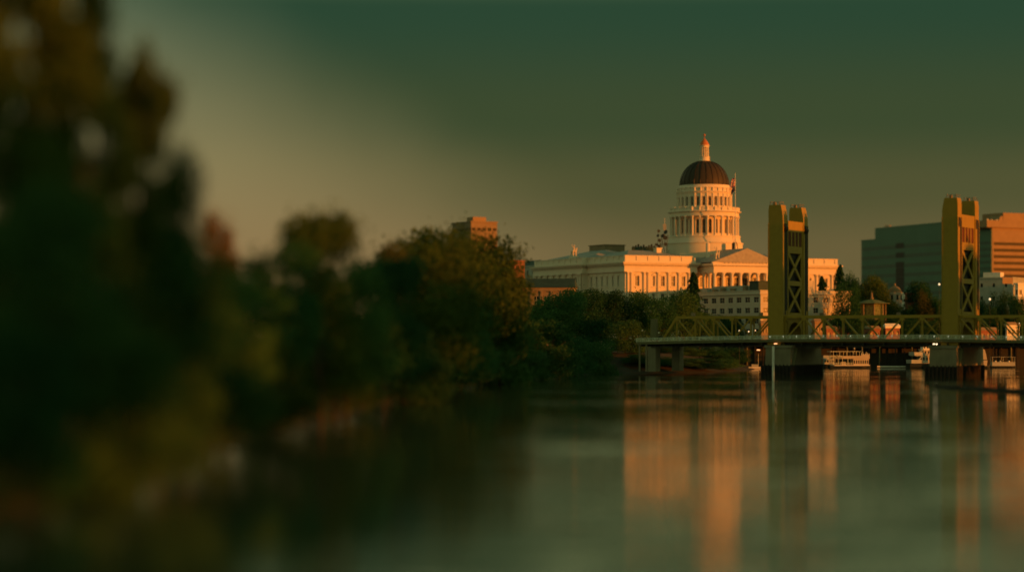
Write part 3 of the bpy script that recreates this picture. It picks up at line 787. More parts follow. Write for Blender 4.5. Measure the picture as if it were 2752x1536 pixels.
            for zz in (.6, 1.1):
                for a, b_ in (((x0, y - 1.9), (x1, y - 1.9)), ((x0, y + 1.9), (x1, y + 1.9)), ((x0, y - 1.9), (x0, y + 1.9)), ((x1, y - 1.9), (x1, y + 1.9))): r_.bar((*a, ztop + zz), (*b_, ztop + zz), .07)
            r_.box(x0 + .5, x0 + 1.3, y - .6, y + .5, ztop + .003, ztop + 1.0)
            r_.build('top_railing', M['tan'], o)
        # portal panels on both faces of the tower
        ya, yb = ht + .003, TW - 2.2 - ht - .003
        k = ztop - 57.5
        for fs in (1, -1):
            xf = sc + fs * (hs - .35)
            pm = MB()
            bx = lambda y0, y1, z0, z1, e=0: pm.box(xf - .22 + e, xf + .22 - e, y0, y1, z0, z1)
            bx(ya, yb, 48.7, 52.3 + k); bx(ya, yb, 41.4, 43.8); bx(ya, yb, 30.4, 32.0); bx(ya, yb, 19.4, 21.2)
            bx(ya, ya + 1.0, 43.803, 48.697, .004); bx(yb - 1.0, yb, 43.803, 48.697, .004)
            gw = (yb - ya - 2.0)
            for i in (1, 2, 3): c = ya + 1.0 + gw * i / 4; bx(c - .42, c + .42, 43.803, 48.697, .004)
            for z0, z1 in ((32.0, 41.4), (21.2, 30.4)):
                bx(ya, ya + 1.3, z0 + .003, z1 - .003, .004); bx(yb - 1.3, yb, z0 + .003, z1 - .003, .004)
                pm.bar((xf, ya + 1.2, z0), (xf, yb - 1.2, z1), .40, 1.25, up=(1, 0, 0)) if False else None
                for (a, b_) in (((ya + 1.5, z0 + .2), (yb - 1.5, z1 - .2)), ((ya + 1.5, z1 - .2), (yb - 1.5, z0 + .2))):
                    dy_, dz_ = b_[0] - a[0], b_[1] - a[1]; ll = math.hypot(dy_, dz_); nn = (-dz_ / ll * .6, dy_ / ll * .6)
                    pm.prism([(a[0] + nn[0], a[1] + nn[1]), (b_[0] + nn[0], b_[1] + nn[1]), (b_[0] - nn[0], b_[1] - nn[1]), (a[0] - nn[0], a[1] - nn[1])],
                             lambda p, q, d: (d, p, q), xf - .19 - (.004 if dz_ > 0 else 0), xf + .19 + (.004 if dz_ > 0 else 0))
            # arched portal over the roadway
            cy_ = (ya + yb) / 2; ra = (yb - ya) / 2 - 1.2
            arc = [(cy_ + ra * math.cos(PI * i / 12), 13.4 + min(ra, 4.6) / ra * ra * math.sin(PI * i / 12)) for i in range(13)]
            pm.prism([(yb, 12.2), (yb, 19.39), (ya, 19.39), (ya, 12.2), (cy_ - ra, 12.2)] + arc[::-1] + [(cy_ + ra, 12.2)], lambda p, q, d: (d, p, q), xf - .2, xf + .2)
            pm.build('portal', B, t)
            sl = MB(); sl.box(xf - .08, xf + .08, ya + .9, yb - .9, 43.9, 48.6); sl.build('louvre', M['slot'], t)
        cw = MB(); cw.box(sc - 1.9, sc + 1.4, ya + .4, yb - .4, 21.5, 41.2); cw.build('counterweight', M['bridgedark'], t)
    tower(0, 1, 57.5); tower(SP, -1, 58.0)
    # piers ------------------------------------------------------------
    for sc in (1.75, SP - 1.6):
        p = MB()
        out = [(-4.6, -4.4), (4.6, -4.4), (4.6, TW + 3.5), (-4.6, TW + 3.5)]
        k = len(p.v)
        for zz, e in ((-3, .6), (3.2, .35), (3.21, 0), (9.3, -.15), (9.31, .25), (10.2, .25)):
            p.v += [(sc + a + (e if a > 0 else -e), b + (e if b > 0 else -e), zz) for a, b in out]
        for r_ in range(5):
            p.f += [(k + r_ * 4 + i, k + r_ * 4 + (i + 1) % 4, k + r_ * 4 + 4 + (i + 1) % 4, k + r_ * 4 + 4 + i) for i in range(4)]
        p.f.append(tuple(k + 20 + i for i in range(4)))
        o = p.build('pier', M['pier'], root)
        f = MB()
        f.box(sc - 5.6, sc + 5.4, -5.5, -5.05, -2, 3.4)
        for i in range(9): f.tube((sc - 5.4 + i * 1.33, -5.8, -2), (sc - 5.4 + i * 1.33, -5.8, 3.8), .26, .24, 8)
        for i in range(18): f.tube((sc + 5.6, -5.3 + i * 1.6, -2), (sc + 5.6, -5.3 + i * 1.6, 3.7), .26, .24, 8)
        f.box(sc + 5.2, sc + 5.45, -5, TW + 2.5, -2, 3.3)
        f.build('timber_fender', M['timber'], o)
        br = MB(); br.bar((sc + 4.9, -4.9, 0), (sc + 4.9, .2, 9.0), .9, .9); br.build('brace', M['deck'], o)
    # west and east approach bents
    for s in (-46, 110, 125):
        for ya, yb in ((-2.6, 1.4), (TW - 3.5, TW)): MB().box(s - 1.5, s + 1.5, ya, yb, 1.0 if s < 0 else -2, 9.69).build('bent', M['pier'], root)
    for s in (-50.5, -47.9):
        MB().tube((s, -2.8, 1), (s, -2.8, 11), .35, .35, 8).build('drain_pile', M['pier'], root)
    # stone pylon at the left end
    py = MB(); s = -45.2; zc = camber(s)
    py.prism([(s - 1.1, 12), (s + 1.1, 12), (s + .95, 18.6), (s + .8, 19.3), (s - .8, 19.3), (s - .95, 18.6)], lambda a, b, d: (a, d, b), -3.0, -1.2); py.build('pylon', M['deck'], root)
    # tall pale pipe on the left pier
    MB().tube((1.0, -6.6, -1), (1.0, -6.6, 9.9), .42, .42, 12).build('mooring_pile', M['white'], root)
    # lamps under the deck
    def lampbox(s, y, z, m, w=.45):
        o = MB().box(s - w, s + w, y - .2, y + .2, z - .14, z + .14).build('navigation_lamp', m, root); return o
    lampbox(0.8, -4.0, 10.75, M['navlamp'], .5); lampbox(55.8, -4.0, 10.7, M['floodlamp'], .22); lampbox(56.7, -4.0, 10.7, M['floodlamp'], .22)
    lampbox(-6.6, -1.2, 8.6, M['navlamp'], .5)
    return root
br = bridge()
def BW(s, y, z): 
    c, sn = math.cos(TH), math.sin(TH); return (89.9 + s * c - y * sn, 742 + s * sn + y * c, z)
# cars on the deck
def car(s, y, colour, label, first=None):
    t = thing('parked_car' if False else 'car', label, 'car', BW(s, y, 11.95), TH, 'cars crossing the bridge')
    m = mat('car_paint', colour, 0.35, 0.05, 1.0, spec=0.5)
    b_ = MB(); pr = [(-2.2, .35), (-2.25, .8), (-1.9, .95), (2.0, .9), (2.25, .7), (2.2, .35)]
    b_.prism(pr, lambda a, b, d: (a, d, b + 11.95), -.88, .88); bo = b_.build('body', m, t)
    c = MB(); k = len(c.v); lo = [(-1.7, -.82), (1.1, -.82), (1.1, .82), (-1.7, .82)]; hi = [(-1.2, -.68), (.45, -.68), (.45, .68), (-1.2, .68)]
    c.v += [(a, b, 12.88) for a, b in lo] + [(a, b, 13.42) for a, b in hi]; c.f += [(0, 1, 5, 4), (1, 2, 6, 5), (2, 3, 7, 6), (3, 0, 4, 7)]; c.build('windows', M['glass'], t)
    c = MB(); c.box(-1.22, .47, -.7, .7, 13.42, 13.5); c.build('roof', m, t)
    for a in (-1.4, 1.4):
        for b in (-.8, .8): MB().tube((a, b - .1, 12.27), (a, b + .1, 12.27), .32, .32, 14).build('wheel', M['tyre'], t)
car(-28.0, 3.0, (.6, .6, .55), 'white car at the left end of the bridge, nearest the sloping end post')
car(-19.5, 3.0, (.3, .3, .3), 'grey car in the middle of the left bridge span')
car(-9.5, 3.0, (.65, .62, .55), 'cream car just left of the left bridge tower')
# globe lamps
def lamp(x, y, z0, z1, label, r=.32, on=True):
    t = thing('street_lamp', label, 'lamp', (x, y, z0), 0, 'globe street lamps')
    MB().tube((0, 0, z0), (0, 0, z1 - r), .10, .06, 8).build('post', M['darkmetal'], t)
    MB().lathe([(r * .5, z1 - r * 1.2), (r, z1 - r * .4), (r, z1 + r * .2), (r * .5, z1 + r * .8), (0, z1 + r)], 12).build('globe', M['lamp'] if on else M['white'], t, smooth=True)
for s, yy, lab in ((-49.5, 887, 'white globe lamp on the left end of the bridge deck left of the stone pylon'),
                   (-43.2, 893, 'short white lamp on the deck right of the stone pylon')):
    p = BW(s, -2.6, 12); lamp(p[0], p[1], 12, Z(yy, p[1]), lab, .26, on=False)
for px, D, yy, lab in ((1987, 905, 888, 'leftmost of the lit globe lamps on the shore behind the left truss'),
                       (2012, 905, 890, 'second lit globe lamp from the left on the shore behind the left truss'),
                       (2029, 905, 887, 'lit globe lamp on the shore nearest the left bridge tower'),
                       (2660, 925, 803, 'tall bright globe lamp right of the right bridge tower'),
                       (2524, 945, 763, 'pale globe lamp high on the left side of the right bridge tower'),
                       (2738, 930, 868, 'lamp at the right picture edge behind the right truss')):
    x = X(px, D); lamp(x, D, gz(x, D), Z(yy, D), lab, .48 if yy < 850 else .34)
# ------------------------------------------------------------------ city buildings
def block(mb, t, P, width, z0, z1, cols, rows, ww, wh, wall_m, glass=None, depth=.3, fr=None, arch=False, base=0.0):
    """facade made of bays with one window each; windows become parts"""
    cw = width / cols; ch = (z1 - z0 - base) / rows; outs = []
    if base: mb.poly([P(0, z0, 0), P(width, z0, 0), P(width, z0 + base, 0), P(0, z0 + base, 0)])
    for i in range(cols):
        for j in range(rows):
            a, b = z0 + base + j * ch, z0 + base + (j + 1) * ch
            c = (a + b) / 2
            outs.append(mb.bay(P, i * cw, (i + 1) * cw, a, b, ww, c - wh / 2, c + wh / 2, arch, depth))
    return outs
def rot(px, D, phi, z):   # thing transform of a building whose near corner shows at column px
    return (X(px, D), D, z)
A = R(26)
# cream office building in front of the capitol: shaded left face, sunlit right face
D = 955; G = 6.5
t = thing('office_building', 'cream low office building with rows of paired windows behind the left bridge tower', 'building', (X(2044, D), D, G), A)
z1 = Z(790, D); ww = 1.9
PL = lambda s, z, d: (d, s, z); PR = lambda s, z, d: (s, d, z)
mb = MB(); ol = block(mb, t, PL, 78, G, z1, 11, 5, 4.0, 2.3, None, base=2)
orr = block(mb, t, PR, 47, G, z1, 9, 5, 2.6, 2.3, None, base=2)
mb.poly([(47, 0, G), (47, 78, G), (47, 78, z1), (47, 0, z1)]); mb.poly([(0, 78, G), (47, 78, G), (47, 78, z1), (0, 78, z1)])
wl_ = mb.build('wall', M['stone2'], t)
for q in ol:
    if q[0][1] > 14: window_part(PL, q, .3, wl_, fr=M['white'], wf=.1)
for q in orr:
    if q[0][1] > 14: window_part(PR, q, .3, wl_, fr=M['white'], wf=.1)
c = MB(); c.box(-.7, 47.7, -.7, 78.7, z1, z1 + .5); c.box(-.3, 47.3, -.3, 78.3, z1 + .503, z1 + 1.5); c.box(-.55, 47.55, -.55, 78.55, z1 + 1.503, z1 + 1.8)
c.build('cornice', M['stone2'], t)
c = MB()
for zz in (z1 - 4.3, z1 - 8.4): c.box(-.12, 47.12, -.12, 78.12, zz, zz + .25)
c.build('string_course', M['stone2'], t)
c = MB(); c.box(1.5, 13, 4, 11.5, z1 + 1.81, z1 + 5.6); c.box(1.2, 13.3, 3.7, 11.8, z1 + 5.603, z1 + 5.9); c.build('rooftop_plant', M['darkroof'], t)
c = MB(); c.box(3, 11, 20, 46, z1 + 1.81, z1 + 4.2); c.box(2, 10, 48, 70, z1 + 1.82, z1 + 3.6); c.build('rooftop_screen', M['greywall'], t)
c = MB()
for v, h in ((14, 2.0), (24.5, 1.2), (33, 1.6), (40, 1.1), (55, 1.5)): c.box(1.0, 2.6, v, v + 2.2, z1 + 1.83, z1 + 1.83 + h)
c.build('vent', M['tan'], t)
c = MB(); c.box(19, 28, .6, 12, z1 + 1.81, z1 + 6.2); c.build('stair_head', M['stone2'], t)
# low building with dark hipped roof, left, shaded pediment front
D = 930; G = 7
t = thing('pavilion_building', 'low tan building with dark roof and tall square windows left of the capitol', 'building', (X(1400, D), D, G), R(-6))
z1 = Z(772, D); wd = 22.0
P = lambda s, z, d: (s, d, z)
mb = MB(); outs = block(mb, t, P, wd, G, z1 - 1.6, 5, 3, 2.2, 3.6, None, base=2)
PL2 = lambda s, z, d: (wd - d, s, z)
outs2 = block(mb, t, PL2, 16, G, z1 - 1.6, 4, 3, 2.2, 3.6, None, base=2)
mb.poly([(0, 0, G), (0, 16, G), (0, 16, z1 - 1.6), (0, 0, z1 - 1.6)])
w = mb.build('wall', M['tan'], t)
for q in outs: window_part(P, q, .3, w, fr=M['white'], wf=.12)
for q in outs2: window_part(PL2, q, .3, w)
mb = MB(); mb.box(-.5, wd + .5, -.5, 16.5, z1 - 1.597, z1)
for i in range(6): mb.box(i * wd / 5 - .5, i * wd / 5 + .5, -.42, -.01, G, z1 - 1.6)
mb.build('cornice', M['tan'], t)
mb = MB(); mb.hip(-1.2, wd + 1.2, -1.2, 17.2, z1 + .003, z1 + 3.9, 1.0, 'x'); mb.build('roof', M['darkroof'], t)
# grey building left behind
D = 1120; G = 7
def plain(name, label, pxl, pxc, pxr, D, ytop, m1, cols, rows, glass, ww, wh, G=7, wm=None, ang=A, base=2, ytopl=None):
    """a building seen at its corner pxc; faces run left to pxl and right to pxr"""
    X0 = X(pxc, D); c_, s_ = math.cos(ang), math.sin(ang)
    kl = (pxl - CX) / FPX; kr = (pxr - CX) / FPX
    Ll = (X0 - kl * D) / (s_ + kl * c_); Lr = (kr * D - X0) / (c_ - kr * s_)
    t = thing(name, label, 'building', (X0, D, G), ang)
    z1 = Z(ytop, D); mb = MB()
    res = []
    for P, Lg in ((lambda s, z, d: (d, s, z), Ll), (lambda s, z, d: (s, d, z), Lr)):
        nc = max(1, int(round(cols * Lg / max(Ll, Lr))))
        for q in block(mb, t, P, Lg, G, z1, nc, rows, min(ww, Lg / nc - .3), wh, None, base=base): res.append((P, q))
    mb.poly([(Lr, 0, G), (Lr, Ll, G), (Lr, Ll, z1), (Lr, 0, z1)]); mb.poly([(0, Ll, G), (Lr, Ll, G), (Lr, Ll, z1), (0, Ll, z1)])
    mb.poly([(0, 0, z1 - .05), (Lr, 0, z1 - .05), (Lr, Ll, z1 - .05), (0, Ll, z1 - .05)])
    w = mb.build('wall', m1, t)
    for P, q in res: window_part(P, q, .3, w, m=glass)
    mb = MB(); mb.box(-.35, Lr + .35, -.35, Ll + .35, z1 + .003, z1 + .7); mb.build('parapet', wm or m1, t)
    return t, Ll, Lr, z1
t, a, b_, z1 = plain('apartment_block', 'pale grey building peeping out between the left trees and the capitol', 1395, 1440, 1475, 1110, 716, M['greywall'], 3, 6, M['glass'], 1.6, 3.2)
MB().hip(-.3, b_ + .3, -.3, a + .3, z1 + .71, z1 + 3.5, 2, 'y').build('roof', M['darkroof'], t)
t, a, b_, z1 = plain('office_tower', 'square office tower with a sunlit orange face above the left bank trees', 1215, 1266, 1336, 1180, 597, M['tan'], 8, 9, M['bandglass'], 2.2, 1.6)
MB().box(3, b_ * .7, 4, 12, z1 + .71, z1 + 3.2).build('penthouse', M['band'], t)
t, a, b_, z1 = plain('brick_house', 'small terracotta block at the foot of the grey building, left of the capitol', 1350, 1372, 1410, 1010, 702, M['redwall'], 4, 7, M['bandglass'], 1.6, 1.8)
# dark green glass block, its long face parallel to the bridge
D = 1050
x0, x1 = X(2535, 1020), X(2315, 1130)
def green():
    Lf = math.hypot(X(2550, 1210) - X(2315, 1300), 90); th = math.atan2(-90, X(2550, 1210) - X(2315, 1300))
    t = thing('glass_office_block', 'dark green glazed office block with a stepped top left of the right tower', 'building', (X(2315, 1300), 1300, 7), th)
    zl = Z(645, 1295); zh = Z(613, 1280)
    f = lambda px: ((px - 2315) / (2550 - 2315)) * Lf
    mb = MB(); st = f(2354)
    mb.box(0, st, 0, 30, 7, zl); mb.box(st, Lf, 0, 30, 7, zh)
    w = mb.build('wall', M['teal'], t)
    g0, g1 = f(2412), f(2434)
    n = 9
    for k in range(11):
        za = 10 + k * 5.4
        b1 = MB()
        if za + 1.8 < zl - 3:
            b1.box(.5, g0 - .5, -.06, .03, za, za + 1.9); b1.box(g1 + .5, Lf - .5, -.06, .03, za, za + 1.9)
            b1.build('window_band', M['tealband'], w)
    for k in range(7):
        za = zl - 6.3 - k * 5.4
        MB().box(g0, g1, -.12, .03, za, za + 3.0 if k < 3 else za + 5.3).build('recess_glazing', M['glass'], w)
    mb = MB(); mb.box(st + .4, Lf + .3, -.2, .0 - .003, zh - .6, zh + .25); mb.box(-.2, st, -.2, -.003, zl - .6, zl + .2); mb.build('parapet', M['teal'], t)
    mb = MB(); a = f(2372); mb.bar((a - 2.6, 4, zh), (a - 2.6, 4, zh + 2.6), .12); mb.box(a - 2.4, a + 2.6, 3.5, 5, zh + 1.0, zh + 1.5)
    mb.bar((a, 4, zh), (a, 4, zh + 1), .3); mb.build('roof_sign_frame', M['tan'], t)
green()
# banded tan office block at the right edge
def banded():
    D = 1180; X0 = X(2667, D); c_, s_ = math.cos(A), math.sin(A)
    kl = (2628 - CX) / FPX
    Ll = (X0 - kl * D) / (s_ + kl * c_); Lr = 60
    t = thing('banded_office_block', 'tan office block with dark horizontal window bands at the right edge', 'building', (X0, D, 7), A)
    z1 = Z(611, D); mb = MB()
    mb.box(0, Lr, 0, Ll, 7, z1)
    w = mb.build('wall', M['band'], t)
    st = 17.3 * D / FPX; z = Z(650, D)
    k = 0
    while z > 10:
        h = .48 * st
        b1 = MB(); b1.box(.9, Lr - .5, -.03, .05, z - h, z); b1.box(-.03, .05, .6, Ll - .5, z - h - .003, z - .003); b1.build('window_band', M['bandglass'], w)
        z -= st
    mb = MB(); h = Z(592, D)
    mb.box(4.2 - 12, Lr + 1, -4.0, Ll, z1 + .01, h) if False else mb.box(-4.6, Lr + 1, -1.3, Ll + 1, z1 + .01, h)
    mb.build('cornice', M['band'], t)
    mb = MB(); mb.box(10.5, 40, 4, 22, h + .01, Z(569, D)); mb.tube((10.4, 13, h + .3), (10.4, 4.2, h + .3), 2.6, 2.6, 20); mb.build('penthouse', M['band'], t)
    mb = MB()
    for a in (-3.4, -2.9, -.4, 3): mb.box(a, a + .35, 0, .5, h + .003, h + .7)
    mb.build('roof_lamp', M['white'], t)
    mb = MB(); mb.box(-.4, -.01, .2, Ll, 7, z1 - .3); o = mb.build('side_cladding', M['teal'], t)
    for k in range(6):
        za = Z(742, D) + k * st; MB().box(-.46, -.02, 1.0, Ll - .8, za, za + st * .45).build('window_band', M['tealband'], o)
banded()
# white and grey low buildings at right
t, a, b_, z1 = plain('white_house', 'pale grey low building with small square windows behind trees right of right tower', 2622, 2720, 2800, 1005, 748, M['greywall'], 9, 5, M['glass'], 1.1, 1.7, ang=R(62), base=3)
MB().box(2, 8, 6, 14, z1 + .71, z1 + 3).build('penthouse', M['white'], t)
t = thing('billboard', 'blank pale sunlit billboard on the roof of the low grey building at right', 'billboard', (X(2708, 990), 990, z1 + .7), R(20))
zz = z1 + .7
mb = MB(); mb.box(-2.7, 2.7, -.1, .1, Z(762, 990), Z(745, 990)); mb.build('panel', M['band'], t)
mb = MB()
for a in (-2, 0, 2): mb.bar((a, .15, zz), (a, .15, Z(748, 990)), .15)
mb.bar((-2, 1.6, zz), (-2, .15, Z(750, 990)), .12); mb.bar((2, 1.6, zz), (2, .15, Z(750, 990)), .12); mb.build('frame', M['darkmetal'], t)
t, a, b_, z1 = plain('cream_house', 'cream sunlit house with one dark window at the right picture edge', 2728, 2736, 2790, 995, 764, M['white'], 4, 4, M['glass'], 1.4, 2.2)
# little orange domed tower and red roof building behind the pavilion
D = 1010; x = X(2405, D)
t = thing('domed_belfry', 'small sunlit orange domed turret between the trees left of the right tower', 'turret', (x, D, 7))
zt = Z(765, D); zs = Z(788, D)
mb = MB(); mb.lathe([(3.2, 7), (3.2, zs), (3.5, zs), (3.5, zs + .4), (3.1, zs + .45)], 16); mb.build('wall', M['stone2'], t, smooth=False)
MB().lathe([(3.1, zs + .45), (2.9, zs + 1.6), (2.0, zs + 2.7), (.8, zs + 3.3), (.5, zs + 3.8), (.5, zs + 4.3), (0, zt + .8)], 18).build('dome', M['band'], t, smooth=True)
for k in range(8):
    a = 2 * PI * k / 8 + .2; c = (3.22 * math.cos(a), 3.22 * math.sin(a))
    MB().bar((c[0], c[1], zs - 3), (c[0], c[1], zs - .7), .9, .1, up=(math.cos(a), math.sin(a), 0)).build('window', M['glass'], t)
t, a, b_, z1 = plain('red_house', 'small red brick house catching the sun beside the domed turret', 2432, 2438, 2457, 1000, 790, M['redwall'], 3, 4, M['glass'], 1.0, 1.4)
t, a, b_, z1 = plain('flat_roofed_house', 'long flat white roofed house low behind the domed turret', 2395, 2398, 2434, 1030, 789, M['white'], 5, 4, M['glass'], 1.2, 1.4)
# octagonal pavilion with spire
D = 985; x = X(2343, D); G = 7
t = thing('pavilion', 'green octagonal pavilion with a wide tiered roof and finial above the truss', 'pavilion', (x, D, G))
ze = Z(816, D); zr = Z(806, D)
MB().lathe([(8.2, ze), (8.3, ze + .25), (6.0, ze + .7), (3, zr), (1.0, zr + .25), (.8, zr + .5), (0, zr + .5)], 8).build('roof', M['greenpav'], t)
MB().lathe([(.7, zr + .5), (.9, zr + 1.0), (.4, zr + 1.3), (.55, zr + 2.0), (.25, zr + 2.3), (.4, zr + 3.0), (.1, zr + 3.4), (0, zr + 4.6)], 10).build('finial', M['tan'], t, smooth=True)
o = MB().lathe([(5.4, G), (5.4, ze)], 8).build('wall', M['greenpav'], t)
for k in range(8):
    a = 2 * PI * k / 8; MB().tube((6.2 * math.cos(a), 6.2 * math.sin(a), G), (6.2 * math.cos(a), 6.2 * math.sin(a), ze + .2), .3, .26, 8).build('column', M['tan'], t)
# low riverfront buildings seen through the truss
for i, (pl, pc, pr, D, yt, m, lab) in enumerate(((2216, 2221, 2365, 955, 882, 'redwall', 'long low terracotta riverfront building seen through the middle of the truss'),
        (2374, 2380, 2418, 954, 876, 'redwall', 'taller salmon house with white roof line right of the long terracotta building'),
        (2040, 2046, 2068, 954, 868, 'tan', 'small salmon waterfront kiosk just left of the left bridge tower'),
        (2182, 2190, 2212, 954, 862, 'tan', 'salmon gabled kiosk just right of the left bridge tower, through the truss'),
        (2628, 2634, 2680, 954, 886, 'redwall', 'low pale red shed right of the right bridge tower, through the truss'),
        (2702, 2706, 2740, 960, 872, 'white', 'small pale shed nearest the right edge, seen through the truss'))):
    t, a, b_, z1 = plain('riverfront_building', lab, pl, pc, pr, D, yt + 5, M[m], max(3, (pr - pc) // 14), 2, M['glass'], 1.5, 1.8, base=1.2, wm=M['white'] if i in (1,) else None)
    MB().hip(-.6, b_ + .6, -.6, min(a, 14) + .6, z1 + .71, z1 + 2.0, .8, 'x').build('roof', M['tan'] if i != 1 else M['white'], t)
# ------------------------------------------------------------------ wharf, dock, boats, log
t = thing('wharf', 'long dark timber wharf on tall piles along the far shore under the bridge', 'wharf', (0, 933, 0))
MB().box(100, 240, 6, 18, 9.0, 9.6).build('deck', M['timber'], t)
rg = random.Random(3)
for i in range(40):
    x = 101 + i * 3.5 + rg.uniform(-.8, .8)
    MB().tube((x, 6.5 + (i % 2) * 3, -2), (x + rg.uniform(-.3, .3), 6.5 + (i % 2) * 3, 9.0 + (rg.random() < .2) * 1.5), .3, .26, 8).build('pile', M['timber'] if i % 4 else M['deck'], t)
MB().box(100, 240, 13.5, 14, -2, 9.0).build('bulkhead', M['bridgedark'], t)
D = 935
t = thing('floating_dock', 'pale narrow floating dock between the two white river boats', 'dock', (X(2357, D), D, 0), R(-1.0))
mb = MB(); mb.box(0, 19, -1, 1, .1, .75); mb.build('deck', M['deck'], t)
mb = MB(); mb.box(-.1, 19.1, -1.12, -1.003, .35, .8); mb.build('rub_rail', M['white'], t)
for x in (1.5, 7.5, 13.5): MB().tube((x, 1.3, -2), (x, 1.3, 4.2), .22, .2, 8).build('mooring_post', M['timber'], t)
def hull(t, Lh, B, z0, z1, m, sheer=.5, bow=.25, name='hull', stern=.85):
    mb = MB(); n = 18; rings = []
    for i in range(n + 1):
        s = i / n; x = s * Lh
        w = B / 2 * (1 if s < 1 - bow else max(.03, math.cos((s - 1 + bow) / bow * PI / 2) ** .7)) * (stern + (1 - stern) * min(1, s * 5))
        zt = z1 + sheer * max(0, s - .5) ** 2 * 4
        rings.append([(x, -w, zt), (x, -w * .92, z0 + (zt - z0) * .4), (x, -w * .55, z0), (x, w * .55, z0), (x, w * .92, z0 + (zt - z0) * .4), (x, w, zt)])
    for r_ in rings: mb.v += r_
    for i in range(n):
        for j in range(5): mb.f.append((i * 6 + j, i * 6 + 6 + j, i * 6 + 7 + j, i * 6 + j + 1))
        mb.f.append((i * 6 + 5, i * 6 + 11, i * 6 + 6, i * 6))
    mb.f += [tuple(range(6)), tuple(range(n * 6, n * 6 + 6))]
    return mb.build(name, m, t, smooth=True)
def cabin(t, x0, x1, w, z0, z1, nw, ww, oz0, oz1, m, name='cabin', arch=True):
    mb = MB(); res = []
    for sy in (-1, 1):
        P = lambda s, z, d, sy=sy: (s, sy * (w / 2 - d), z); cw = (x1 - x0) / nw
        for i in range(nw): res.append((P, mb.bay(P, x0 + i * cw, x0 + (i + 1) * cw, z0, z1, ww, oz0, oz1, arch, .15)))
    mb.poly([(x0, -w / 2, z0), (x0, w / 2, z0), (x0, w / 2, z1), (x0, -w / 2, z1)]); mb.poly([(x1, -w / 2, z0), (x1, w / 2, z0), (x1, w / 2, z1), (x1, -w / 2, z1)])
    mb.poly([(x0, -w / 2, z1), (x1, -w / 2, z1), (x1, w / 2, z1), (x0, w / 2, z1)])
    o = mb.build(name, m, t)
    for P, q in res: window_part(P, q, .15, o)
    return o
def rail(t, x0, x1, w, z, m, h=1.0, step=1.2, name='railing'):
    mb = MB()
    for sy in (-1, 1):
        for x in np.arange(x0, x1 + .01, step): mb.bar((x, sy * w / 2, z), (x, sy * w / 2, z + h), .09)
        for hh in (h, h * .55): mb.bar((x0, sy * w / 2, z + hh), (x1, sy * w / 2, z + hh), .08)
    return mb.build(name, m, t)
HW, WH = M['hullw'], M['white']
# excursion boat
D = 925
t = thing('excursion_boat', 'cream double deck excursion boat with arched windows moored under the bridge span', 'boat', (X(2228, D), D, 0), R(8))
K = D / FPX
hull(t, 18.2, 5.2, -.6, 1.1, M['hull'], .5); 
MB().box(1.5, 17.0, -2.66, 2.66, 1.0, 1.28).build('rub_rail', WH, t)
cabin(t, 9.9, 16.6, 4.6, 1.28, 3.9, 7, .55, 1.95, 3.3, HW)
MB().box(4.6, 6.6, -2.3, 2.3, 1.28, 2.6).build('deck_locker', HW, t)
MB().box(.8, 17.0, -2.6, 2.6, 3.92, 4.15).build('upper_deck', HW, t)
mb = MB(); mb.box(5.0, 16.9, -2.62, -2.5, 4.16, 5.15); mb.box(5.0, 16.9, 2.5, 2.62, 4.16, 5.15); mb.box(16.8, 16.92, -2.49, 2.49, 4.16, 5.15)
mb.box(13.2, 16.9, -2.63, -2.49, 5.153, 5.7); mb.build('bulwark', HW, t)
mb = MB()
for x in np.arange(13.5, 17, .8): mb.tube((x, -2.3, 5.7), (x, -2.3, 6.15 + .3 * (int(x * 10) % 3 == 0)), .14, .1, 7)
mb.build('lanterns', WH, t)
rail(t, 1.0, 5.0, 5.0, 4.15, M['rail'], 1.1, .6); rail(t, 1.0, 9.6, 5.0, 1.28, M['rail'], .9, .8)
mb = MB()
for x in (1.2, 4, 7, 9.8, 12.6, 15.5):
    for y in (-2.3, 2.3): mb.bar((x, y, 4.15), (x, y, 6.9), .12)
for x in (1.2, 3.3, 5.2, 7.6):
    for y in (-2.3, 2.3): mb.bar((x, y, 1.28), (x, y, 3.92), .14)
mb.build('stanchions', M['rail'], t)
MB().box(-.2, 13.0, -2.5, 2.5, 6.9, 7.06).build('canopy', M['rail'], t)
MB().tube((11.0, 0, 4.2), (11.0, 0, 8.1), .38, .34, 12).build('funnel', M['hull'], t)
MB().lathe([(.3, 8.1), (.42, 8.3), (.3, 8.6), (0, 8.7)], 10, 11.0, 0).build('funnel_cap', WH, t)
MB().tube((14.4, 0, 5.2), (14.4, 0, 10.4), .08, .05, 6).build('mast', M['rail'], t)
# small boat behind it at left
t = thing('cabin_cruiser', 'grey white cabin cruiser half hidden behind the left pier', 'boat', (X(2206, 940), 940, 0), R(4))
hull(t, 7.5, 3, -.4, 1.4, M['hull']); cabin(t, 1.0, 5.6, 2.6, 1.4, 3.8, 4, .7, 2.3, 3.2, M['greywall'], arch=False)
MB().box(.6, 6.0, -1.45, 1.45, 3.81, 4.0).build('roof', WH, t); MB().box(.9, 4.4, -1.2, 1.2, 4.01, 5.2).build('flybridge', M['greywall'], t)
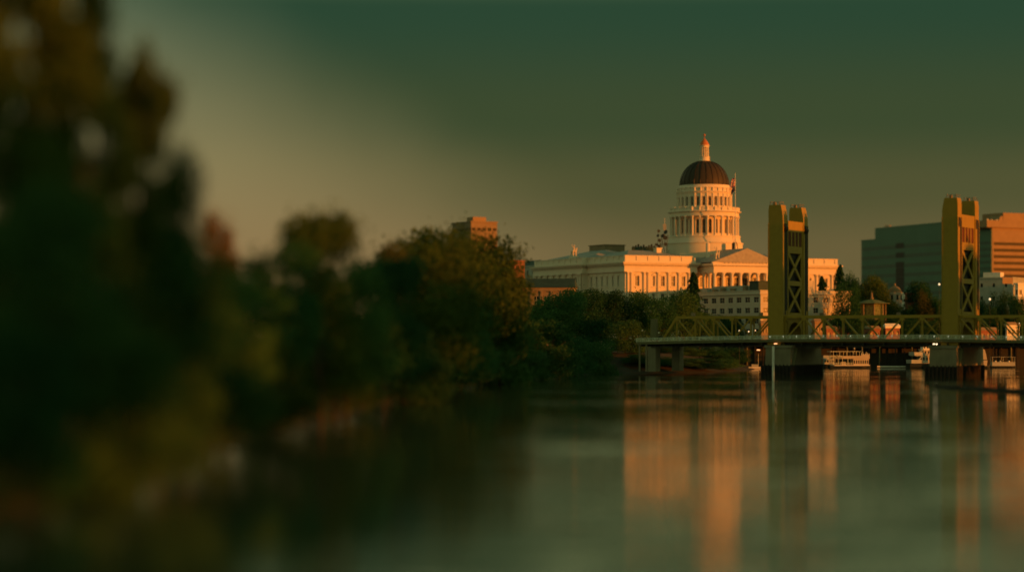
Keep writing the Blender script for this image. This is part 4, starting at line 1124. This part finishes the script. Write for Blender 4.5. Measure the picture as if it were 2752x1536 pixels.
# paddle steamer style boat by right pier
D = 930
t = thing('river_steamer', 'white river boat with crown topped pilot house moored left of the right pier', 'boat', (X(2440, D), D, 0), R(10))
hull(t, 30, 7, -.6, 1.9, M['hull'], .3)
MB().box(.4, 5.0, -3.2, 3.2, 1.95, 3.5).build('cargo_rail', M['greywall'], t)
cabin(t, 5.2, 28, 6.4, 1.95, 5.0, 16, .8, 3.2, 4.6, HW, arch=False)
MB().box(2.0, 28.5, -3.4, 3.4, 5.02, 5.3).build('upper_deck', M['greywall'], t)
MB().box(1.6, 5.6, -3.3, 3.3, 5.32, 6.7).build('deck_house', M['greywall'], t)
mb = MB(); mb.bar((2.2, -2.8, 1.95), (5.4, -2.8, 5.2), .9, .35); mb.bar((2.4, -3.0, 5.4), (5.9, -3.0, 8.0), .25, .3); mb.build('stairs', M['greywall'], t)
cabin(t, 6.0, 26, 5.6, 5.31, 7.6, 14, .7, 5.9, 7.1, HW, 'upper_cabin', arch=False)
rail(t, 2.2, 28, 6.6, 5.31, WH, 1.0, 1.0)
mb = MB(); mb.box(5.4, 11, -2.4, 2.4, 7.62, 7.8); mb.build('pilot_deck', WH, t)
cabin(t, 6.2, 10, 3.4, 7.81, 9.6, 3, .7, 8.3, 9.3, WH, 'pilot_house', arch=False)
mb = MB(); mb.box(5.8, 10.4, -2.0, 2.0, 9.62, 9.8)
for x in (6, 7.3, 8.6, 9.9, 10.2): mb.path([(x, -1.9, 9.8), (x + .12, -1.9, 10.5), (x - .1, -1.9, 11.0)], [.16, .13, .04], 6)
mb.build('crown_trim', WH, t)
for y in (-1.2, 1.2): MB().tube((13, y, 7.6), (13, y, 13), .4, .4, 12).build('funnel', M['hull'], t)
# its pale pointed prow shows right of the pier
t = thing('white_sailing_dinghy', 'tall pale pointed boat bow right beside the right pier', 'boat', (X(2640, 915), 915, 0), R(5))
hull(t, 3.2, 2.2, -.3, 1.0, M['hull'], .4, .5)
mb = MB(); mb.prism([(.3, 1.1), (1.7, 1.1), (1.95, 3.3), (1.9, 3.4), (.3, 3.4)], lambda a, b, d: (a, d, b), -.8, .8); mb.build('cabin', HW, t)
mb = MB(); mb.prism([(.2, 3.7), (1.85, 3.7), (1.5, 5.8), (.95, 7.6), (.2, 8.2)], lambda a, b, d: (a, d, b), -.5, .5); mb.build('folded_sail', HW, t)
MB().tube((.15, 0, 1), (.15, 0, 8.6), .09, .06, 6).build('mast', M['rail'], t)
t = thing('pontoon_boat', 'low grey pontoon boat with seats and canopy frame right of the right pier', 'boat', (X(2662, 930), 930, 0), R(3))
hull(t, 11, 3.4, -.3, .8, M['hull'], .1, .2)
mb = MB(); mb.box(.3, 10.2, -1.6, -1.5, .85, 2.5); mb.box(.3, 10.2, 1.5, 1.6, .85, 2.5); mb.box(.3, .4, -1.49, 1.49, .85, 2.5); mb.build('bulwark', M['greywall'], t)
mb = MB(); mb.box(.3, 10.3, -1.7, 1.7, 4.6, 4.7); mb.build('canopy', M['greywall'], t)
mb = MB()
for x in (.5, 5, 10):
    for y in (-1.5, 1.5): mb.bar((x, y, .8), (x, y, 4.6), .1)
mb.build('canopy_poles', M['rail'], t)
for x in (2, 4, 7.8): 
    mb = MB(); mb.lathe([(.25, .85), (.25, 2.3), (.42, 2.5), (.42, 3.0), (.3, 3.1)], 10, x, -.5); mb.build('seat', WH, t, smooth=True)
# small sailboats at the shore left of left pier
t = thing('moored_sailboat', 'small white motor boat with bare mast moored by the sandy spit under the bridge', 'boat', (X(2012, 900), 900, 0), R(-6))
hull(t, 7.2, 2.2, -.2, .9, WH, .3); MB().box(1.2, 3.8, -.7, .7, .9, 1.9).build('cabin', M['greywall'], t)
MB().tube((3.9, 0, .9), (3.9, 0, 6.2), .09, .05, 6).build('mast', M['rail'], t); MB().bar((3.9, 0, 1.8), (1.0, 0, 1.9), .1).build('boom', M['rail'], t)
# dark floating log boom at the right edge
D = 520
t = thing('drift_log', 'long dark half sunken driftwood log at the right edge of the water', 'driftwood', (X(2770, 505), 505, 0))
mb = MB(); mb.path([(8, -60, .5), (2, -15, .45), (-2.2, 8, .35), (-8.5, 50, .25), (-10, 62, .1)], [.7, .65, .55, .4, .12], 10)
mb.path([(-4.6, 24, .3), (-5.6, 24, 1.2), (-6.8, 26, 1.6)], [.2, .14, .05], 7); mb.build('trunk', M['timber'], t, smooth=True)
mb = MB(); mb.path([(3, -8, .4), (-1, -2, .5), (-7, 2, .2)], [.35, .25, .08], 8); mb.build('branch', M['timber'], t, smooth=True)
# ------------------------------------------------------------------ trees
def leaf_mesh(name, pts, size, rng, flat=.5):
    n = len(pts)
    nrm = rng.normal(size=(n, 3)); nrm[:, 2] *= .8; nrm /= np.linalg.norm(nrm, axis=1)[:, None]
    a = np.cross(nrm, rng.normal(size=(n, 3))); a /= np.linalg.norm(a, axis=1)[:, None]; b = np.cross(nrm, a)
    sz = size * (0.6 + .8 * rng.random(n))[:, None]
    v = np.empty((n, 4, 3))
    v[:, 0] = pts - a * sz; v[:, 1] = pts - b * sz * .62; v[:, 2] = pts + a * sz; v[:, 3] = pts + b * sz * .62
    v += rng.normal(size=v.shape) * size * .12
    me = bpy.data.meshes.new(name)
    me.vertices.add(n * 4); me.vertices.foreach_set('co', v.reshape(-1))
    me.loops.add(n * 4); me.loops.foreach_set('vertex_index', np.arange(n * 4, dtype=np.int32))
    me.polygons.add(n); me.polygons.foreach_set('loop_start', np.arange(0, n * 4, 4, dtype=np.int32))
    me.update(calc_edges=True)
    me.materials.append(L['dark'])
    return me
def crown_pts(lobes, n, rng, core=.35, zs=.9, fringe=.02):
    w = np.array([l[3] ** 2 for l in lobes]); w /= w.sum()
    k = rng.choice(len(lobes), n, p=w); c = np.array([l[:3] for l in lobes])[k]; r = np.array([l[3] for l in lobes])[k]
    d = rng.normal(size=(n, 3)); d /= np.linalg.norm(d, axis=1)[:, None]
    # ragged twiggy outline: radius modulated by direction clusters
    f = 0.72 + .36 * rng.random(n) ** 1.4
    wob = 1 + .16 * np.sin(d[:, 0] * 7 + k) * np.sin(d[:, 1] * 6 + k * 1.7) + .1 * np.sin(d[:, 2] * 11 + k * 2.3)
    inn = rng.random(n) < core
    f = np.where(inn, rng.random(n) ** .5 * .8, f * wob)
    fr_ = rng.random(n) < fringe; f = np.where(fr_, 1.0 + .75 * rng.random(n) ** 1.5, f)
    return c + d * (r * f)[:, None] * np.array([1, 1, zs])
def trunk_mesh(name, lobes, z0, rng, r0=.022):
    mb = MB(); top = max(l[2] for l in lobes) * .82
    pts = [(0, 0, -.06)]; rs = [r0 * 1.3]
    for i in range(1, 7):
        pts.append((rng.normal() * .008 * i, rng.normal() * .008 * i, top * i / 6)); rs.append(r0 * (1 - i / 7.5))
    mb.path(pts, rs, 8)
    for l in lobes[:14]:
        k = rng.integers(1, 5); a = Vector(pts[k]); b = Vector(l[:3]); m = (a + b) / 2 + Vector((0, 0, -.02))
        mb.path([a, m, b], [rs[k] * .5, rs[k] * .32, rs[k] * .1], 6)
    me = bpy.data.meshes.new(name); me.from_pydata(mb.v, [], mb.f); me.materials.append(M['bark'])
    me.polygons.foreach_set('use_smooth', [True] * len(me.polygons)); return me
TM = {}
def template(kind, var):
    key = (kind, var)
    if key in TM: return TM[key]
    rng = np.random.default_rng(sum(map(ord, kind)) * 10 + var); lobes = []
    if kind in ('round', 'wispy'):      # broad crown; unit height, unit width
        for i in range(30):
            a = rng.random() * 2 * PI; z = .26 + .6 * rng.random(); R_ = .34 * math.sqrt(max(.05, 1 - ((z - .52) / .46) ** 2))
            q = R_ * (.5 + .5 * rng.random()); lobes.append((q * math.cos(a), q * math.sin(a), z, .09 + .08 * rng.random()))
        lobes += [(0, 0, .5, .22), (0, 0, .7, .17)]; n, sz = 15000, .0125
    elif kind == 'tall':     # cottonwood: tiers of separate limbs with gaps of sky
        for i in range(46):
            z = .14 + .80 * (i / 45) + rng.normal() * .02; a = i * 2.4 + rng.normal() * .6
            q = .40 * (1 - max(0, (z - .5) / .56) ** 2) ** .5 * (.3 + .8 * rng.random()); lobes.append((q * math.cos(a), q * math.sin(a), z, .10 + .07 * rng.random()))
        n, sz = 18000, .016
    elif kind == 'open':     # airy, big holes
        for i in range(17):
            z = .25 + .7 * rng.random(); a = rng.random() * 2 * PI; q = .38 * (.3 + .7 * rng.random())
            lobes.append((q * math.cos(a), q * math.sin(a), z, .07 + .06 * rng.random()))
        n, sz = 9000, .012
    elif kind == 'bush':     # down to the ground
        for i in range(30):
            a = rng.random() * 2 * PI; z = .08 + .74 * rng.random() ** .8; q = .38 * math.sqrt(max(.05, 1 - z * z)) * (.4 + .6 * rng.random())
            lobes.append((q * math.cos(a), q * math.sin(a), z, .1 + .08 * rng.random()))
        lobes += [(0, 0, .3, .3)]; n, sz = 15000, .014
    if kind == 'conifer':
        n, sz = 9000, .012; z = rng.random(n) ** .8; tier = (z * 9) % 1
        rad = .46 * (1 - z) ** .62 * (.45 + .55 * (1 - tier)) + .02; a = rng.random(n) * 2 * PI
        br = .75 + .4 * np.sin(a * 4 + (z * 9).astype(int) * 2.3) * np.sin(a * 2.7 + z * 31); q = rad * br * rng.random(n) ** .45
        pts = np.stack([q * np.cos(a), q * np.sin(a), .08 + z * .92 - q * .18], 1)
        lobes = [(0, 0, .98, .02)]
        cm = leaf_mesh('crown', pts, sz, rng); tm = trunk_mesh('trunk', lobes, 0, rng, .018)
    else:
        pts = crown_pts(lobes, n, rng, core=.22 if kind == 'tall' else .35, zs={'tall': .36, 'wispy': .6}.get(kind, .9), fringe={'tall': .13, 'wispy': .13}.get(kind, .03)); mx = pts[:, 2].max(); pts[:, 2] /= mx
        rx = np.percentile(np.abs(pts[:, :2]), 99.3); pts[:, :2] *= .5 / rx; 
        lobes = [(l[0] * .5 / rx, l[1] * .5 / rx, l[2] / mx, l[3]) for l in lobes]
        if kind == 'bush': pts[:, 2] = np.maximum(pts[:, 2], -.02)
        cm = leaf_mesh('crown', pts, sz, rng); tm = trunk_mesh('trunk', lobes, 0, rng)
    TM[key] = (cm, tm); return TM[key]
tk = 0
def tree(px, D, ytop, wpx, kind, tint, label, name=None, group='trees', sink=0.0):
    global tk
    tk += 1
    if kind == 'round' and D < 500: kind = 'wispy'
    x = X(px, D); z0 = gz(x, D) - sink; h = Z(ytop, D) - z0; w = wpx * D / FPX
    cm, tm = template(kind, tk % 3)
    name = name or {'round': 'broadleaf_tree', 'wispy': 'broadleaf_tree', 'tall': 'cottonwood_tree', 'open': 'open_crowned_tree', 'bush': 'shrub', 'conifer': 'conifer_tree'}[kind]
    t = bpy.data.objects.new(name, None); COL.objects.link(t)
    t.location = (x, D, z0); t.scale = (w, w, h); t.rotation_euler = (0, 0, (tk * 1.93) % 6.28)
    tag(t, label, 'shrub' if kind == 'bush' else 'tree', group)
    c = bpy.data.objects.new('crown', cm); COL.objects.link(c); c.parent = t
    c.material_slots[0].link = 'OBJECT'; c.material_slots[0].material = L[tint]
    b_ = bpy.data.objects.new('trunk', tm); COL.objects.link(b_); b_.parent = t
GL, GC, GR = 'trees on the left bank', 'trees in front of the capitol', 'trees right of the capitol'
T = [
 (60, 178, -230, 460, 'tall', 'olive', 'tallest blurred tree at the left edge, its crown cut by the top of the picture', GL),
 (215, 186, -70, 300, 'tall', 'dark', 'second tall blurred tree from the left edge, reaching the top of the picture', GL),
 (375, 196, 85, 230, 'tall', 'olive', 'tall narrow blurred tree with its tip just under the top edge', GL),
 (505, 205, 330, 210, 'round', 'dark', 'dark tree whose small round tip stands alone against the bright sky at left', GL),
 (120, 168, 420, 460, 'round', 'green', 'broad green tree below the tallest trees at the left edge', GL),
 (420, 200, 560, 380, 'round', 'green', 'broad rounded tree below the tall narrow tree at left', GL),
 (610, 255, 700, 280, 'round', 'green', 'rounded green tree sloping down to the water right of the tall group', GL),
 (330, 178, 800, 420, 'bush', 'green', 'wide green shrub mass above the orange bank at lower left', GL),
 (60, 160, 850, 360, 'bush', 'dark', 'dark shrub at the lower left corner above the river', GL),
 (560, 235, 860, 330, 'bush', 'green', 'large green shrub under the rounded green tree', GL),
 (745, 290, 880, 230, 'bush', 'olive', 'olive shrub leaning over the brown bank spot at left', GL),
 (860, 345, 535, 240, 'round', 'olive', 'olive topped tree that stands highest between the two tree groups on the left bank', GL),
 (720, 325, 625, 330, 'round', 'dark', 'dark rounded tree left of the olive topped tree', GL),
 (930, 360, 670, 270, 'round', 'green', 'green tree below and right of the olive topped tree', GL),
 (1030, 410, 668, 240, 'round', 'dark', 'bluish black rounded tree in the middle of the left bank', GL),
 (900, 350, 930, 260, 'bush', 'olive', 'low olive shrub by the water under the olive topped tree', GL),
 (1160, 470, 598, 300, 'round', 'olive', 'olive tree left of the sunlit office tower', GL),
 (1200, 545, 572, 290, 'round', 'olive', 'tall olive tree directly in front of the sunlit office tower', GL),
 (1292, 600, 598, 270, 'round', 'olive', 'golden olive tree with bare limbs right of the sunlit office tower', GL),
 (1375, 640, 705, 110, 'round', 'olive', 'olive brown tree at the end of the golden olive tree, beside the low tan building', GL),
 (1085, 435, 860, 280, 'bush', 'dark', 'dark shrub under the bluish black tree', GL),
 (1230, 540, 800, 230, 'bush', 'dark', 'dark shrub mass below the tall olive tree', GL),
 (1340, 600, 830, 190, 'bush', 'green', 'green shrub mass below the golden olive tree', GL),
 (1465, 690, 850, 200, 'bush', 'green', 'large rounded olive green shrub on the bank below the low tan building', GL),
 (1240, 560, 930, 200, 'bush', 'green', 'low green shrub at the waterline below the dark shrub mass', GL),
 (1400, 665, 930, 170, 'bush', 'green', 'low shrub at the waterline left of the large olive green shrub', GL),
 (1120, 470, 955, 190, 'bush', 'olive', 'low olive shrub at the waterline right of the blurred group', GL),
 (1545, 735, 900, 110, 'bush', 'dark', 'dark shrub right of the large olive green shrub', GL),
 (1600, 765, 905, 130, 'bush', 'green', 'leafy shrub on the sandy bank left of the bridge end', GL),
 (1560, 850, 760, 160, 'round', 'dark', 'dark tree with a pointed top in front of the shaded capitol side wall', GC),
 (1500, 800, 768, 180, 'round', 'green', 'green tree right below the low tan building', GC),
 (1455, 810, 802, 130, 'round', 'green', 'small green tree covering the foot of the low tan building', GC),
 (1630, 870, 764, 130, 'round', 'dark', 'dark tree directly before the capitol corner', GC),
 (1700, 880, 772, 150, 'round', 'green', 'bushy green tree in front of the sunlit capitol wing', GC),
 (1680, 830, 850, 130, 'bush', 'green', 'green tree left of the stone pylon of the bridge', GC),
 (1590, 800, 845, 150, 'round', 'dark', 'dark rounded tree between the shrubs and the capitol trees', GC),
 (1835, 890, 768, 120, 'round', 'green', 'bushy green tree above the left end of the truss', GC),
 (1768, 870, 790, 110, 'round', 'dark', 'dark tree directly behind the stone pylon', GC),
 (1880, 905, 830, 90, 'round', 'green', 'small green tree right of the bushy tree above the truss', GC),
 (1863, 965, 732, 150, 'conifer', 'dark', 'dark pointed conifer against the sunlit capitol left of the portico', GC),
 (2209, 978, 742, 125, 'conifer', 'dark', 'dark conifer in front of the right capitol wing', GR),
 (2258, 1010, 712, 130, 'conifer', 'dark', 'dark conifer touching the right end of the capitol', GR),
 (2300, 1005, 722, 75, 'round', 'dark', 'tallest dark ragged tree between capitol and green office block', GR),
 (2276, 960, 750, 90, 'round', 'dark', 'dark round tree at the foot of the conifer beside the capitol', GR),
 (2345, 1003, 722, 90, 'round', 'olive', 'large olive green tree in front of the left part of the green office block', GR),
 (2312, 1003, 745, 80, 'round', 'dark', 'small dark tree between the tallest ragged tree and the large olive green tree', GR),
 (2390, 1000, 790, 80, 'bush', 'olive', 'olive shrub behind the pavilion roof', GR),
 (2470, 1000, 738, 90, 'round', 'dark', 'dark round tree in front of the right part of the green office block', GR),
 (2490, 985, 768, 62, 'round', 'brown', 'small brownish tree left of the right bridge tower', GR),
 (2455, 1000, 808, 110, 'bush', 'green', 'dense green shrub behind the truss left of the right tower', GR),
 (2523, 985, 785, 44, 'round', 'dark', 'narrow dark tree touching the left side of the right tower', GR),
 (2650, 985, 795, 56, 'round', 'dark', 'dark round tree touching the right side of the right tower', GR),
 (2692, 985, 772, 70, 'round', 'green', 'green tree in front of the pale grey building at right', GR),
 (2740, 975, 778, 80, 'round', 'dark', 'dark tree at the right picture edge', GR),
 (2665, 975, 815, 60, 'bush', 'green', 'bright green shrub under the tall globe lamp', GR),
 (1795, 875, 926, 90, 'bush', 'dark', 'dark shrub under the left end of the bridge deck', GL),
 (1850, 885, 926, 100, 'bush', 'green', 'second shrub from the left in the shade under the bridge deck', GL),
 (1915, 895, 928, 90, 'bush', 'dark', 'third shrub from the left in the shade under the bridge deck', GL),
 (1970, 935, 930, 100, 'bush', 'dark', 'dark shrub behind the moored sailboat under the bridge', GL),
 (1715, 812, 950, 90, 'bush', 'dark', 'dark shrub between the stone bridge bent and the leafy shrub', GL),
 (1765, 811, 955, 110, 'bush', 'dark', 'small shrub at the foot of the stone bridge bent', GL),
 (1830, 813, 958, 120, 'bush', 'green', 'low shrub near the water between bridge bent and sandy spit', GL),
 (1895, 817, 960, 110, 'bush', 'dark', 'low shrub on the sandy spit under the bridge', GL),
 (1950, 838, 962, 90, 'bush', 'green', 'low shrub on the spit nearest the moored sailboat', GL),
 (2035, 955, 935, 80, 'bush', 'dark', 'dark shrub just left of the left bridge pier', GL),
 (1048, 430, 640, 110, 'round', 'brown', 'olive brown tree top glowing through the blur between the two tree groups', GL),
 (588, 300, 540, 120, 'round', 'orange', 'blurred orange autumn tree standing against the bright sky right of the tall trees', GL),
]
for q in T:
    tree(*q[:7], group=q[7])
for i, px in enumerate((1905, 1960, 2015, 2052, 2180, 2235, 2290, 2345, 2400, 2450, 2500, 2625, 2680, 2735)):
    tree(px, 967 + (i * 29) % 13, 838 + (i * 17) % 16, 90, 'round', ['dark', 'green', 'dark'][i % 3], 'one of the low dark riverfront trees seen through the bridge truss', group='low dark riverfront trees behind the truss')
# distant wood closing the horizon (one mass)
def wood(name, label, spots, seed, n, tint, size):
    rng = np.random.default_rng(seed); P = []
    for (x, y, w, h) in spots:
        lob = [(rng.normal() * .22, rng.normal() * .22, .25 + .6 * rng.random(), .14 + .1 * rng.random()) for _ in range(14)]
        p = crown_pts(lob, n, rng, .5); z0 = gz(x, y)
        P.append(p * np.array([w, w, h]) + np.array([x, y, z0]))
    me = leaf_mesh(name, np.concatenate(P), size, rng); me.materials[0] = L[tint]
    o = bpy.data.objects.new(name, me); COL.objects.link(o); tag(o, label, 'trees', kind='stuff')
rg = random.Random(9)
wood('distant_wood', 'distant tree line along the horizon behind the city', [(x, 1260 + rg.uniform(-60, 60), 34, 17 + rg.uniform(0, 6)) for x in range(-420, 560, 17)], 5, 1100, 'dark', 1.0)
sp = []
# unseen trees added right of the view to shade the left bank
for i in range(40):
    f = i / 39; y = -120 + 740 * f; x = 0.25 * max(y, 0) + 46 + 8 * (i % 3)
    sp.append((x + 6, y, 24, (35 if y < 330 else 30) + rg.uniform(-4, 3)))
for i in range(9): sp.append((285 + (i % 3) * 22, 570 + 9 * i, 20, 50 - (i % 3) * 3))  # taller clump added out of view to keep sun off the bridge towers
wood('added_shade_wood', 'unseen tall trees added right of the view to shade the left bank and bridge', sp, 6, 3600, 'dark', 1.0)
